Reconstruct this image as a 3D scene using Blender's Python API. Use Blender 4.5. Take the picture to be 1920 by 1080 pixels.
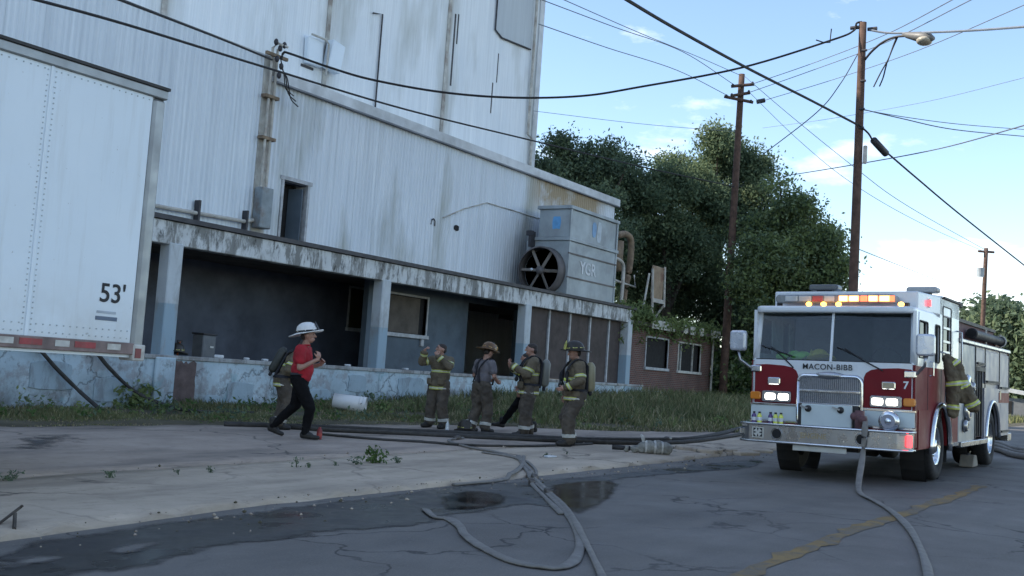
import bpy, bmesh, math, random
import numpy as np
from mathutils import Vector, Matrix
random.seed(7); rng = np.random.default_rng(7)
for o in list(bpy.data.objects): bpy.data.objects.remove(o)
SC = bpy.context.scene
COL = SC.collection

# ------------------------------------------------------------------ camera
F_PX, PITCH, ROLL, YAW, CAM_H = 2050.0, math.radians(4.40488), math.radians(3.95257), math.radians(32.45907), 1.42
_fw = np.array([math.cos(YAW)*math.cos(PITCH), math.sin(YAW)*math.cos(PITCH), math.sin(PITCH)])
_r0 = np.array([math.sin(YAW), -math.cos(YAW), 0.0]); _u0 = np.cross(_r0, _fw)
_r = _r0*math.cos(ROLL)+_u0*math.sin(ROLL); _u = -_r0*math.sin(ROLL)+_u0*math.cos(ROLL)
CAM = np.array([0, 0, CAM_H])
cd = bpy.data.cameras.new('camera'); cam = bpy.data.objects.new('camera', cd); COL.objects.link(cam)
cd.sensor_width = 36; cd.lens = F_PX/1920*36; cd.clip_start = .05; cd.clip_end = 6000
cam.matrix_world = Matrix(((_r[0], _u[0], -_fw[0], 0), (_r[1], _u[1], -_fw[1], 0), (_r[2], _u[2], -_fw[2], CAM_H), (0, 0, 0, 1)))
SC.camera = cam

# ------------------------------------------------------------------ sky, sun, exposure
SUN_EL, SUN_AZ = math.radians(38), math.radians(-30)          # azimuth from +Y towards +X: behind the tall building
CLOUD_OFF = (2.71, .28, 7.34)  # unseen cloud cover added as neutral fill; offset keeps only wisps in view
W = bpy.data.worlds.new('World'); SC.world = W; W.use_nodes = True
wn, wl = W.node_tree.nodes, W.node_tree.links
wn.clear()
def wnode(t, **k):
    n = wn.new(t)
    for a, b in k.items(): setattr(n, a, b)
    return n
sky = wnode('ShaderNodeTexSky', sky_type='NISHITA', sun_disc=False, sun_elevation=SUN_EL, sun_rotation=SUN_AZ % (2*math.pi), altitude=100, air_density=1.0, dust_density=.15, ozone_density=1.3)
tc = wnode('ShaderNodeTexCoord'); mp = wnode('ShaderNodeMapping'); mp.inputs['Scale'].default_value = (2.2, 2.2, 6.0); mp.inputs['Location'].default_value = CLOUD_OFF
wl.new(tc.outputs['Generated'], mp.inputs['Vector'])
cn = wnode('ShaderNodeTexNoise'); cn.inputs['Scale'].default_value = 2.0; cn.inputs['Detail'].default_value = 9; cn.inputs['Roughness'].default_value = .58
wl.new(mp.outputs['Vector'], cn.inputs['Vector'])
cr = wnode('ShaderNodeValToRGB'); cr.color_ramp.elements[0].position = .525; cr.color_ramp.elements[0].color = (0, 0, 0, 1); cr.color_ramp.elements[1].position = .75; cr.color_ramp.elements[1].color = (1, 1, 1, 1)
wl.new(cn.outputs['Fac'], cr.inputs['Fac'])
cm = wnode('ShaderNodeMix', data_type='RGBA'); cm.inputs[7].default_value = (8.0, 7.9, 7.8, 1)
wl.new(cr.outputs['Color'], cm.inputs[0]); wl.new(sky.outputs['Color'], cm.inputs[6])
bg = wnode('ShaderNodeBackground'); bg.inputs['Strength'].default_value = .14
wl.new(cm.outputs[2], bg.inputs['Color'])
wo = wnode('ShaderNodeOutputWorld'); wl.new(bg.outputs['Background'], wo.inputs['Surface'])
sd = bpy.data.lights.new('sun', 'SUN'); sd.energy = 4.0; sd.angle = math.radians(.5); sd.color = (1, .9, .76)
sun = bpy.data.objects.new('sun', sd); COL.objects.link(sun)
_sv = Vector((math.sin(SUN_AZ)*math.cos(SUN_EL), math.cos(SUN_AZ)*math.cos(SUN_EL), math.sin(SUN_EL)))
sun.rotation_euler = _sv.to_track_quat('Z', 'Y').to_euler(); sun.location = (0, 0, 60)
SC.view_settings.view_transform = 'Standard'; SC.view_settings.look = 'None'
SC.view_settings.exposure = 1.0; SC.view_settings.gamma = 1.0; SC.view_settings.use_curve_mapping = False
SC.cycles.max_bounces = 7; SC.cycles.transparent_max_bounces = 12

# ------------------------------------------------------------------ the lie of the land
def lerpx(x, xs, ys): return np.interp(x, xs, ys)
def kerb_y(x): return lerpx(x, [-40, 4.9, 7.9, 11, 21, 60, 260], [6.4, 7.38, 7.72, 7.65, 7.7, 8.2, 12])
def walk_y(x): return lerpx(x, [-40, 6.7, 14.8, 26, 60, 260], [10.0, 10.1, 10.1, 9.6, 9.4, 13.2])
def grass_y(x): return lerpx(x, [-40, 10, 15.2, 19, 20.8, 23.3, 27.9, 60, 260], [15.4, 15.4, 14.9, 14.2, 13.5, 11.7, 10.2, 9.9, 13.8])
def grade(x): return .84*(1-np.exp(-np.maximum(np.asarray(x, float)-3, 0)/60))
def G(x, y):
    x = np.asarray(x, float); y = np.asarray(y, float)
    g = grade(x); ky, wy, gy = kerb_y(x), walk_y(x), grass_y(x)
    road = np.where(y < 3.2, -.012*(3.2-np.maximum(y, -14)), -.022*(y-3.2))
    t = np.clip((y-ky)/(wy-ky), 0, 1); edge = -.022*(ky-3.2)
    walk = (edge+.05)*(1-t)+(-.03)*t
    b = .07+.017*np.maximum(x-15, 0)*np.clip((60-x)/20, 0, 1)
    tg = np.clip((y-gy)/np.maximum(18-gy, 1), 0, 1.0)
    grs = -.02+b*tg**1.2
    return g+np.where(y < ky, road, np.where(y < wy, walk, np.where(y < gy, -.03, grs)))
def ray(px, py): return _fw+_r*(px-960)/F_PX-_u*(py-540)/F_PX
def at(px, py, depth): return CAM+ray(px, py)*depth             # a point on the sight line at that depth
def on_y(px, py, Y): d = ray(px, py); return CAM+d*(Y/d[1])
def on_z(px, py, z): d = ray(px, py); return CAM+d*((z-CAM_H)/d[2])
def gp(px, py):                                                 # the sight line's foot on the ground
    p = on_z(px, py, 0.0)
    for _ in range(60):
        q = on_z(px, py, float(G(p[0], p[1]))); p = .5*p+.5*q
    p[2] = float(G(p[0], p[1])); return p

# ------------------------------------------------------------------ mesh helpers
class MB:
    def __init__(s): s.v, s.f, s.m = [], [], []
    def add(s, vs, fs, mi=0):
        b = len(s.v); s.v += [tuple(map(float, p)) for p in vs]; s.f += [tuple(b+i for i in f) for f in fs]; s.m += [mi]*len(fs); return s
    def box(s, x0, x1, y0, y1, z0, z1, mi=0):
        v = [(x, y, z) for z in (z0, z1) for y in (y0, y1) for x in (x0, x1)]
        return s.add(v, [(0, 2, 3, 1), (4, 5, 7, 6), (0, 1, 5, 4), (2, 6, 7, 3), (0, 4, 6, 2), (1, 3, 7, 5)], mi)
    def obox(s, c, size, rot=None, mi=0):
        R = rot if rot is not None else Matrix.Identity(3); c = Vector(c)
        v = [c+R @ Vector((sx*size[0]/2, sy*size[1]/2, sz*size[2]/2)) for sz in (-1, 1) for sy in (-1, 1) for sx in (-1, 1)]
        return s.add(v, [(0, 2, 3, 1), (4, 5, 7, 6), (0, 1, 5, 4), (2, 6, 7, 3), (0, 4, 6, 2), (1, 3, 7, 5)], mi)
    def ext(s, pts, axis, a, b, mi=0):
        mk = {'x': lambda u, v, w: (w, u, v), 'y': lambda u, v, w: (u, w, v), 'z': lambda u, v, w: (u, v, w)}[axis]
        n = len(pts); v = [mk(p[0], p[1], a) for p in pts]+[mk(p[0], p[1], b) for p in pts]
        f = [tuple(range(n)), tuple(range(2*n-1, n-1, -1))]+[(i, i+n, (i+1) % n+n, (i+1) % n) for i in range(n)]
        return s.add(v, f, mi)
    def rings(s, rings, closed=True, cap=True, mi=0):
        n = len(rings[0]); v = [p for r in rings for p in r]; f = []
        for i in range(len(rings)-1):
            for j in range(n if closed else n-1):
                k = (j+1) % n; f.append((i*n+j, i*n+k, (i+1)*n+k, (i+1)*n+j))
        if cap: f += [tuple(range(n-1, -1, -1)), tuple(range((len(rings)-1)*n, len(rings)*n))]
        return s.add(v, f, mi)
    def tube(s, path, r, n=8, sx=1.0, sz=1.0, up=(0, 0, 1), cap=True, mi=0):
        P = [Vector(p) for p in path]; L = len(P); R = r if hasattr(r, '__len__') else [r]*L; out = []
        for i, p in enumerate(P):
            t = (P[min(i+1, L-1)]-P[max(i-1, 0)]).normalized()
            u = Vector(up)
            if abs(t.dot(u)) > .97: u = Vector((1, 0, 0)) if abs(t.x) < .9 else Vector((0, 1, 0))
            a = t.cross(u).normalized(); b = a.cross(t).normalized()
            out.append([tuple(p+a*(math.cos(2*math.pi*k/n)*R[i]*sx)+b*(math.sin(2*math.pi*k/n)*R[i]*sz)) for k in range(n)])
        return s.rings(out, cap=cap, mi=mi)
    def cyl(s, p0, p1, r0, r1=None, n=14, mi=0): return s.tube([p0, p1], [r0, r0 if r1 is None else r1], n, mi=mi)
    def lathe(s, prof, n=24, M=None, mi=0, cap=False):
        M = M or Matrix.Identity(4)
        return s.rings([[tuple(M @ Vector((r*math.cos(2*math.pi*k/n), r*math.sin(2*math.pi*k/n), z))) for k in range(n)] for r, z in prof], cap=cap, mi=mi)
    def ell(s, c, r, n=14, m=9, R=None, mi=0):
        c = Vector(c); R = R or Matrix.Identity(3); rg = []
        for i in range(m+1):
            a = math.pi*(i/m-.5); a = max(-1.5, min(1.5, a))
            rg.append([tuple(c+R @ Vector((r[0]*math.cos(a)*math.cos(2*math.pi*k/n), r[1]*math.cos(a)*math.sin(2*math.pi*k/n), r[2]*math.sin(a)))) for k in range(n)])
        return s.rings(rg, mi=mi)
    def cap_(s, p0, p1, r0, r1, n=12, mi=0):                     # tapered capsule
        p0, p1 = Vector(p0), Vector(p1); t = (p1-p0); L = t.length or 1e-6; t = t/L; pts, rr = [], []
        for a in (-80, -50, -25, 0): pts.append(p0+t*r0*math.sin(math.radians(a))); rr.append(r0*math.cos(math.radians(a)))
        for a in (0, 25, 50, 80): pts.append(p1+t*r1*math.sin(math.radians(a))); rr.append(r1*math.cos(math.radians(a)))
        return s.tube(pts, rr, n, mi=mi)
    def mesh(s, name, mats, bevel=0, smooth=False, seg=1, fix=True):
        me = bpy.data.meshes.new(name); me.from_pydata(s.v, [], s.f)
        for m in (mats if isinstance(mats, (list, tuple)) else [mats]): me.materials.append(m)
        if len(me.materials) > 1: me.polygons.foreach_set('material_index', s.m)
        if fix or bevel:
            bm = bmesh.new(); bm.from_mesh(me)
            if fix: bmesh.ops.recalc_face_normals(bm, faces=bm.faces)
            if bevel:
                ed = [e for e in bm.edges if len(e.link_faces) == 2 and e.calc_face_angle(0) > .6]
                bmesh.ops.bevel(bm, geom=ed, offset=bevel, segments=seg, affect='EDGES', profile=.5, clamp_overlap=True)
            bm.to_mesh(me); bm.free()
        if smooth: me.polygons.foreach_set('use_smooth', [True]*len(me.polygons))
        me.update(); return me
    def build(s, name, mats, parent=None, bevel=0, smooth=False, seg=1, fix=True):
        return link(name, s.mesh(name, mats, bevel, smooth, seg, fix), parent)
def link(name, me, parent=None):
    o = bpy.data.objects.new(name, me); COL.objects.link(o)
    if parent is not None:
        o.parent = parent
        if parent.get('_w'): o.matrix_parent_inverse = Matrix.Translation(-Vector(parent['_b']))
    return o
def tag(o, label=None, cat=None, group=None, kind=None):
    if label: o['label'] = label
    if cat: o['category'] = cat
    if group: o['group'] = group
    if kind: o['kind'] = kind
    return o
def thing(name, loc, label, cat, group=None, world=False, rot=None):
    o = bpy.data.objects.new(name, None); COL.objects.link(o); o.location = loc; o.empty_display_size = .2
    if rot is not None: o.rotation_euler = rot
    if world: o['_w'] = 1; o['_b'] = [float(a) for a in loc]     # its parts are written in world coordinates
    return tag(o, label, cat, group)
def part(name, mb, mat, parent, **k): return mb.build(name, mat, parent, **k)
def sub(name, mb, mat, par, **k):                                # a sub-part of a part
    o = mb.build(name, mat, None, **k); o.parent = par
    return o
def copy_tree(o, parent=None):
    c = o.copy(); COL.objects.link(c)
    if parent is not None: c.parent = parent
    for ch in list(o.children): copy_tree(ch, c)
    return c
def rrect(u0, u1, v0, v1, r, n=4):
    out = []
    for cx, cy, a0 in ((u1-r, v1-r, 0), (u0+r, v1-r, 90), (u0+r, v0+r, 180), (u1-r, v0+r, 270)):
        for i in range(n+1):
            a = math.radians(a0+90*i/n); out.append((cx+r*math.cos(a), cy+r*math.sin(a)))
    return out
def smooth_path(pts, k=8):
    P = [np.array(p, float) for p in pts]; P = [2*P[0]-P[1]]+P+[2*P[-1]-P[-2]]; out = []
    for i in range(1, len(P)-2):
        a, b, c, d = P[i-1:i+3]
        for j in range(k):
            t = j/k; out.append(.5*((2*b)+(-a+c)*t+(2*a-5*b+4*c-d)*t*t+(-a+3*b-3*c+d)*t**3))
    out.append(P[-2]); return out
def raw_mesh(name, V, Fq, mats, mi=None, smooth=False):          # numpy arrays of verts and equal-sized faces
    me = bpy.data.meshes.new(name); V = np.asarray(V, np.float32); Fq = np.asarray(Fq, np.int32); k = Fq.shape[1]
    me.vertices.add(len(V)); me.vertices.foreach_set('co', V.ravel())
    me.loops.add(Fq.size); me.loops.foreach_set('vertex_index', Fq.ravel())
    me.polygons.add(len(Fq)); me.polygons.foreach_set('loop_start', np.arange(0, Fq.size, k, dtype=np.int32))
    me.polygons.foreach_set('loop_total', np.full(len(Fq), k, np.int32))
    for m in (mats if isinstance(mats, (list, tuple)) else [mats]): me.materials.append(m)
    if mi is not None: me.polygons.foreach_set('material_index', np.asarray(mi, np.int32))
    if smooth: me.polygons.foreach_set('use_smooth', np.ones(len(Fq), bool))
    me.update(calc_edges=True); me.validate(); return me
def text_mesh(name, body, size, mat, depth=.004, bold=0.0, space=1.0):
    c = bpy.data.curves.new(name, 'FONT'); c.body = body; c.size = size; c.extrude = depth; c.offset = bold; c.space_character = space; c.align_x = 'CENTER'; c.align_y = 'CENTER'
    o = bpy.data.objects.new(name, c); COL.objects.link(o); dg = bpy.context.evaluated_depsgraph_get()
    me = bpy.data.meshes.new_from_object(o.evaluated_get(dg)); bpy.data.objects.remove(o); me.materials.clear(); me.materials.append(mat); return me

# ------------------------------------------------------------------ materials
def NT(name):
    m = bpy.data.materials.new(name); m.use_nodes = True; nt = m.node_tree; return m, nt, nt.nodes['Principled BSDF']
def nd(nt, t, ins=None, **k):
    n = nt.nodes.new(t)
    for a, b in k.items(): setattr(n, a, b)
    for a, b in (ins or {}).items():
        if isinstance(b, bpy.types.NodeSocket): nt.links.new(b, n.inputs[a])
        else: n.inputs[a].default_value = b
    return n
def C4(c): return (c[0], c[1], c[2], 1) if hasattr(c, '__len__') else (c, c, c, 1)
def coord(nt, space, scale=(1, 1, 1)):
    src = nd(nt, 'ShaderNodeNewGeometry').outputs['Position'] if space == 'world' else nd(nt, 'ShaderNodeTexCoord').outputs['Object']
    return nd(nt, 'ShaderNodeMapping', {'Vector': src, 'Scale': scale}).outputs['Vector']
def noise(nt, vec, scale, detail=5, rough=.55, dist=0): return nd(nt, 'ShaderNodeTexNoise', {'Vector': vec, 'Scale': scale, 'Detail': detail, 'Roughness': rough, 'Distortion': dist}).outputs['Fac']
def ramp(nt, fac, p0, p1, c0=0.0, c1=1.0):
    r = nd(nt, 'ShaderNodeValToRGB', {'Fac': fac}); e = r.color_ramp.elements; e[0].position, e[1].position = p0, p1; e[0].color, e[1].color = C4(c0), C4(c1); return r.outputs['Color']
def mix(nt, fac, a, b, mode='MIX'):
    n = nd(nt, 'ShaderNodeMix', data_type='RGBA', blend_type=mode)
    for i, v in ((0, fac), (6, a), (7, b)):
        if isinstance(v, bpy.types.NodeSocket): nt.links.new(v, n.inputs[i])
        else: n.inputs[i].default_value = v if i == 0 else C4(v)
    return n.outputs[2]
def mul(nt, a, b):
    n = nd(nt, 'ShaderNodeMath', operation='MULTIPLY')
    for i, v in enumerate((a, b)):
        if isinstance(v, bpy.types.NodeSocket): nt.links.new(v, n.inputs[i])
        else: n.inputs[i].default_value = v
    return n.outputs[0]
def bump(nt, b, h, strength=.3, dist=.02):
    n = nd(nt, 'ShaderNodeBump', {'Height': h, 'Strength': strength, 'Distance': dist}); nt.links.new(n.outputs['Normal'], b.inputs['Normal'])
def setc(nt, b, c): nt.links.new(c, b.inputs['Base Color'])
def mat(name, col, rough=.6, metal=0.0, var=.18, scale=4, bmp=.0, space='obj', dirt=None, dirtamt=.35, coat=0.0, spec=.5):
    m, nt, b = NT(name); v = coord(nt, space)
    n = noise(nt, v, scale); lo = [c*(1-var) for c in col]; hi = [min(1, c*(1+var)) for c in col]
    c = ramp(nt, n, .3, .7, lo, hi)
    if dirt is not None:
        d = ramp(nt, noise(nt, v, scale*.6, 7, .65), .48, .7); c = mix(nt, mul(nt, d, dirtamt), c, dirt)
    setc(nt, b, c); b.inputs['Metallic'].default_value = metal; b.inputs['Specular IOR Level'].default_value = spec
    nt.links.new(ramp(nt, noise(nt, v, scale*2.3), .3, .7, max(0, rough-.08), min(1, rough+.08)), b.inputs['Roughness'])
    if coat: b.inputs['Coat Weight'].default_value = coat; b.inputs['Coat Roughness'].default_value = .08
    if bmp: bump(nt, b, noise(nt, v, scale*9, 6), bmp, .01)
    return m
def emis(name, col, strength, base=(.5, .5, .5)):
    m, nt, b = NT(name); b.inputs['Base Color'].default_value = C4(base); b.inputs['Emission Color'].default_value = C4(col); b.inputs['Emission Strength'].default_value = strength; b.inputs['Roughness'].default_value = .2; return m
def glass(name, tint, refl=.5, body=.0, bodycol=(.02, .03, .035)):
    m, nt, b = NT(name); nt.nodes.remove(b); out = nt.nodes['Material Output']
    t = nd(nt, 'ShaderNodeBsdfTransparent', {'Color': C4(tint)}); g = nd(nt, 'ShaderNodeBsdfGlossy', {'Color': (1, 1, 1, 1), 'Roughness': .03})
    lw = nd(nt, 'ShaderNodeFresnel', {'IOR': 1.48}); mx = nd(nt, 'ShaderNodeMixShader', {'Fac': lw.outputs[0], 1: t.outputs[0], 2: g.outputs[0]})
    d = nd(nt, 'ShaderNodeBsdfDiffuse', {'Color': C4(bodycol)}); m2 = nd(nt, 'ShaderNodeMixShader', {'Fac': body, 1: mx.outputs[0], 2: d.outputs[0]})
    nt.links.new(m2.outputs[0], out.inputs['Surface']); return m
def leafmat(name, col, col2, trans=.4):
    m, nt, b = NT(name); v = coord(nt, 'world'); n = noise(nt, v, .55, 4); n2 = noise(nt, v, 6.0, 3)
    c = mix(nt, ramp(nt, n, .35, .65), col, col2); c = mix(nt, mul(nt, ramp(nt, n2, .4, .7), .5), c, [q*1.5 for q in col2]); setc(nt, b, c)
    b.inputs['Roughness'].default_value = .8; b.inputs['Specular IOR Level'].default_value = .12
    t = nd(nt, 'ShaderNodeBsdfTranslucent', {'Color': c}); mx = nd(nt, 'ShaderNodeMixShader', {'Fac': trans, 1: b.outputs[0], 2: t.outputs[0]})
    nt.links.new(mx.outputs[0], nt.nodes['Material Output'].inputs['Surface']); return m
def sheetmat(name, base, stain, amt=.5, green=.0, tan=None, rib=0, seams=None, soot=None):
    # painted metal cladding with run-off streaks, mildew and some flat blotches
    m, nt, b = NT(name); w = coord(nt, 'world'); st = coord(nt, 'world', (5.5, 5.5, .16)); st2 = coord(nt, 'world', (17, 17, .35))
    s1 = ramp(nt, noise(nt, st, 1.0, 4, .6), .45, .72); s2 = ramp(nt, noise(nt, st2, 1.0, 3, .6), .42, .75); bl = ramp(nt, noise(nt, w, .33, 6, .6), .4, .68)
    c = mix(nt, mul(nt, s1, amt), base, stain); c = mix(nt, mul(nt, s2, amt*.45), c, [q*.7 for q in stain]); c = mix(nt, mul(nt, bl, .5), c, [base[0]*.8, base[1]*.83, base[2]*.86])
    wh = ramp(nt, noise(nt, coord(nt, 'world', (9, 9, .22)), 1.0, 3), .58, .72); c = mix(nt, mul(nt, wh, .4), c, [min(1, q*1.22) for q in base])
    if green: c = mix(nt, mul(nt, ramp(nt, noise(nt, coord(nt, 'world', (.5, .5, .12)), 1.0, 5), .56, .72), green), c, (.21, .22, .15))
    rst = ramp(nt, noise(nt, coord(nt, 'world', (2.2, 2.2, .5)), 1.3, 8, .7), .69, .76); c = mix(nt, mul(nt, rst, .55), c, (.17, .09, .05))
    if tan: # a stretch where the paint has gone and the old tan coat shows
        sx = nd(nt, 'ShaderNodeSeparateXYZ', {0: nd(nt, 'ShaderNodeNewGeometry').outputs['Position']})
        a = ramp(nt, nd(nt, 'ShaderNodeMapRange', {0: sx.outputs['X'], 1: tan[0], 2: tan[0]+1.2}).outputs[0], 0, 1); z = ramp(nt, nd(nt, 'ShaderNodeMapRange', {0: sx.outputs['Z'], 1: tan[1], 2: tan[1]+.8}).outputs[0], 0, 1)
        e = ramp(nt, nd(nt, 'ShaderNodeMapRange', {0: sx.outputs['X'], 1: tan[2]+.4, 2: tan[2]-.6}).outputs[0], 0, 1)
        c = mix(nt, mul(nt, mul(nt, mul(nt, a, z), e), ramp(nt, noise(nt, w, 1.2, 5), .25, .5)), c, (.36, .29, .19))
    if soot: # a sooty smear blown onto the wall by the old fan
        dv = nd(nt, 'ShaderNodeVectorMath', {0: nd(nt, 'ShaderNodeNewGeometry').outputs['Position'], 1: soot}, operation='DISTANCE').outputs['Value']
        f = mul(nt, ramp(nt, nd(nt, 'ShaderNodeMapRange', {0: dv, 1: .5, 2: 2.6}).outputs[0], 0, 1, 1, 0), ramp(nt, noise(nt, coord(nt, 'world', (1.2, 1.2, .4)), 1.3, 6, .65), .25, .65)); c = mix(nt, mul(nt, f, .75), c, (.15, .13, .115))
    if seams: # mildew and rust gathered along the joints
        sx = nd(nt, 'ShaderNodeSeparateXYZ', {0: nd(nt, 'ShaderNodeNewGeometry').outputs['Position']}).outputs['X']
        q = nd(nt, 'ShaderNodeMath', {0: nd(nt, 'ShaderNodeMath', {0: sx, 1: seams[0]}, operation='SUBTRACT').outputs[0], 1: seams[1]*.5}, operation='PINGPONG').outputs[0]
        f = mul(nt, ramp(nt, q, 0.0, .75, 1, 0), ramp(nt, noise(nt, coord(nt, 'world', (1.4, 1.4, .25)), 1.0, 6, .65), .3, .62)); c = mix(nt, mul(nt, f, .75), c, (.3, .3, .25))
        f2 = mul(nt, ramp(nt, q, 0.0, .22, 1, 0), ramp(nt, noise(nt, coord(nt, 'world', (3, 3, .8)), 1.0, 7, .7), .42, .6)); c = mix(nt, mul(nt, f2, .6), c, (.24, .16, .1))
    setc(nt, b, c); b.inputs['Roughness'].default_value = .62; b.inputs['Specular IOR Level'].default_value = .35
    if rib: # fine ribs of the panels
        wv = nd(nt, 'ShaderNodeTexWave', {'Vector': coord(nt, 'world', (1, 0, 0)), 'Scale': rib, 'Distortion': 0}, wave_type='BANDS', bands_direction='X'); bump(nt, b, wv.outputs['Fac'], .25, .02)
    else: bump(nt, b, noise(nt, w, 3.0, 4), .15, .03)
    return m
# ---- material library
def asphalt():
    m, nt, b = NT('asphalt'); w = coord(nt, 'world')
    c = ramp(nt, noise(nt, w, .7, 8, .62), .3, .7, (.112, .104, .094), (.168, .157, .143))
    c = mix(nt, mul(nt, ramp(nt, noise(nt, coord(nt, 'world', (.25, 1.6, 1)), 1.0, 5), .5, .7), .45), c, (.075, .075, .075))
    c = mix(nt, ramp(nt, noise(nt, w, 75, 3, .7), .54, .7, 0, .6), c, (.25, .235, .215)); c = mix(nt, ramp(nt, noise(nt, w, 60, 3, .7), .58, .72, 0, .5), c, (.04, .04, .04))
    vo = nd(nt, 'ShaderNodeTexVoronoi', {'Vector': nd(nt, 'ShaderNodeVectorMath', {0: w, 1: nd(nt, 'ShaderNodeTexNoise', {'Vector': w, 'Scale': 1.4, 'Detail': 5}).outputs['Color']}, operation='ADD').outputs[0], 'Scale': .55}, feature='DISTANCE_TO_EDGE')
    ck = mul(nt, ramp(nt, vo.outputs['Distance'], .003, .014, 1, 0), ramp(nt, noise(nt, w, .28, 3), .46, .56)); c = mix(nt, mul(nt, ck, .8), c, (.018, .018, .02))
    setc(nt, b, c); nt.links.new(ramp(nt, noise(nt, w, 1.1, 5), .3, .7, .62, .9), b.inputs['Roughness']); b.inputs['Specular IOR Level'].default_value = .35
    h = mix(nt, .5, noise(nt, w, 80, 4, .7), ramp(nt, ck, 0, 1, 1, 0)); bump(nt, b, h, .6, .01); return m
def concrete(name, c0, c1, stain, joint=False):
    m, nt, b = NT(name); w = coord(nt, 'world')
    c = ramp(nt, noise(nt, w, .9, 8, .65), .3, .7, c0, c1); c = mix(nt, mul(nt, ramp(nt, noise(nt, coord(nt, 'world', (.35, 1.3, 1)), .9, 7, .68), .46, .66), .75), c, stain)
    c = mix(nt, mul(nt, ramp(nt, noise(nt, w, 6.5, 7, .72), .54, .7), .5), c, [q*.55 for q in c0]); c = mix(nt, ramp(nt, noise(nt, w, 80, 2), .6, .8, 0, .3), c, [q*1.25 for q in c1])
    vo = nd(nt, 'ShaderNodeTexVoronoi', {'Vector': nd(nt, 'ShaderNodeVectorMath', {0: w, 1: nd(nt, 'ShaderNodeTexNoise', {'Vector': w, 'Scale': 1.1, 'Detail': 6}).outputs['Color']}, operation='ADD').outputs[0], 'Scale': .33}, feature='DISTANCE_TO_EDGE')
    ck = mul(nt, ramp(nt, vo.outputs['Distance'], .002, .009, 1, 0), ramp(nt, noise(nt, w, .3, 3), .45, .55)); c = mix(nt, mul(nt, ck, .75), c, (.04, .038, .035))
    setc(nt, b, c); b.inputs['Roughness'].default_value = .88; b.inputs['Specular IOR Level'].default_value = .25; bump(nt, b, noise(nt, w, 70, 4), .3, .006); return m
def wetmat(name, col, r0, r1, spec=.5):
    m, nt, b = NT(name); w = coord(nt, 'world'); setc(nt, b, ramp(nt, noise(nt, coord(nt, 'world', (.5, 2, 1)), 1.0, 6, .6), .35, .68, [q*.6 for q in col], [q*1.3 for q in col]))
    nt.links.new(ramp(nt, noise(nt, w, 1.4, 5), .4, .66, r0, r1), b.inputs['Roughness']); b.inputs['Specular IOR Level'].default_value = spec; bump(nt, b, noise(nt, w, 60, 3), .08, .004); return m
def peel(name, paint, under, lo, hi, stain=(.03, .03, .028), zcut=None, low=None):
    m, nt, b = NT(name); w = coord(nt, 'world'); sc = coord(nt, 'world', (2.6, 2.6, .9))
    c = ramp(nt, noise(nt, w, 2.2, 5), .3, .7, [q*.82 for q in paint], paint)
    if zcut:
        z = nd(nt, 'ShaderNodeSeparateXYZ', {0: nd(nt, 'ShaderNodeNewGeometry').outputs['Position']}).outputs['Z']
        c = mix(nt, ramp(nt, nd(nt, 'ShaderNodeMapRange', {0: z, 1: zcut+.03, 2: zcut-.03}).outputs[0], .3, .7), c, low)
    f = ramp(nt, noise(nt, sc, 1.15, 9, .72, .3), lo, hi); g = ramp(nt, noise(nt, coord(nt, 'world', (4, 4, 1.2)), 1.7, 8, .75, .4), hi-.02, hi+.1)
    c = mix(nt, mul(nt, f, .8), c, under); c = mix(nt, mul(nt, g, .9), c, stain); setc(nt, b, c); b.inputs['Roughness'].default_value = .85; b.inputs['Specular IOR Level'].default_value = .25
    bump(nt, b, mix(nt, .5, f, noise(nt, w, 25, 5)), .5, .02); return m
def dockmat():
    m, nt, b = NT('dock_paint'); w = coord(nt, 'world'); dw = nd(nt, 'ShaderNodeVectorMath', {0: w, 1: nd(nt, 'ShaderNodeTexNoise', {'Vector': w, 'Scale': 1.3, 'Detail': 6, 'Roughness': .65}).outputs['Color']}, operation='ADD').outputs[0]
    c = ramp(nt, noise(nt, w, .9, 7, .65), .32, .66, (.34, .44, .5), (.5, .62, .68)); c = mix(nt, mul(nt, ramp(nt, noise(nt, w, 1.9, 7, .7), .5, .58), .85), c, (.3, .32, .34)); c = mix(nt, mul(nt, ramp(nt, noise(nt, w, 4.5, 8, .75), .55, .64), .7), c, (.17, .19, .2))
    c = mix(nt, mul(nt, ramp(nt, noise(nt, coord(nt, 'world', (2.5, 2.5, .6)), 1.2, 7, .7), .56, .7), .7), c, (.1, .12, .14)); c = mix(nt, mul(nt, ramp(nt, noise(nt, w, 1.1, 4), .6, .66), .6), c, (.18, .36, .42))
    z = nd(nt, 'ShaderNodeSeparateXYZ', {0: nd(nt, 'ShaderNodeNewGeometry').outputs['Position']}).outputs['Z']
    low = mul(nt, ramp(nt, nd(nt, 'ShaderNodeMapRange', {0: z, 1: .95, 2: .15}).outputs[0], 0, 1), ramp(nt, noise(nt, w, 1.6, 6, .7), .35, .6)); c = mix(nt, mul(nt, low, .85), c, (.11, .11, .1))
    vo = nd(nt, 'ShaderNodeTexVoronoi', {'Vector': dw, 'Scale': .62}, feature='DISTANCE_TO_EDGE'); ck = mul(nt, ramp(nt, vo.outputs['Distance'], .004, .022, 1, 0), ramp(nt, noise(nt, w, .55, 2), .42, .52)); c = mix(nt, mul(nt, ck, .6), c, (.05, .055, .06))
    setc(nt, b, c); b.inputs['Roughness'].default_value = .8; bump(nt, b, mix(nt, .5, ramp(nt, ck, 0, 1, 1, 0), noise(nt, w, 14, 6)), .5, .02); return m
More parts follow.
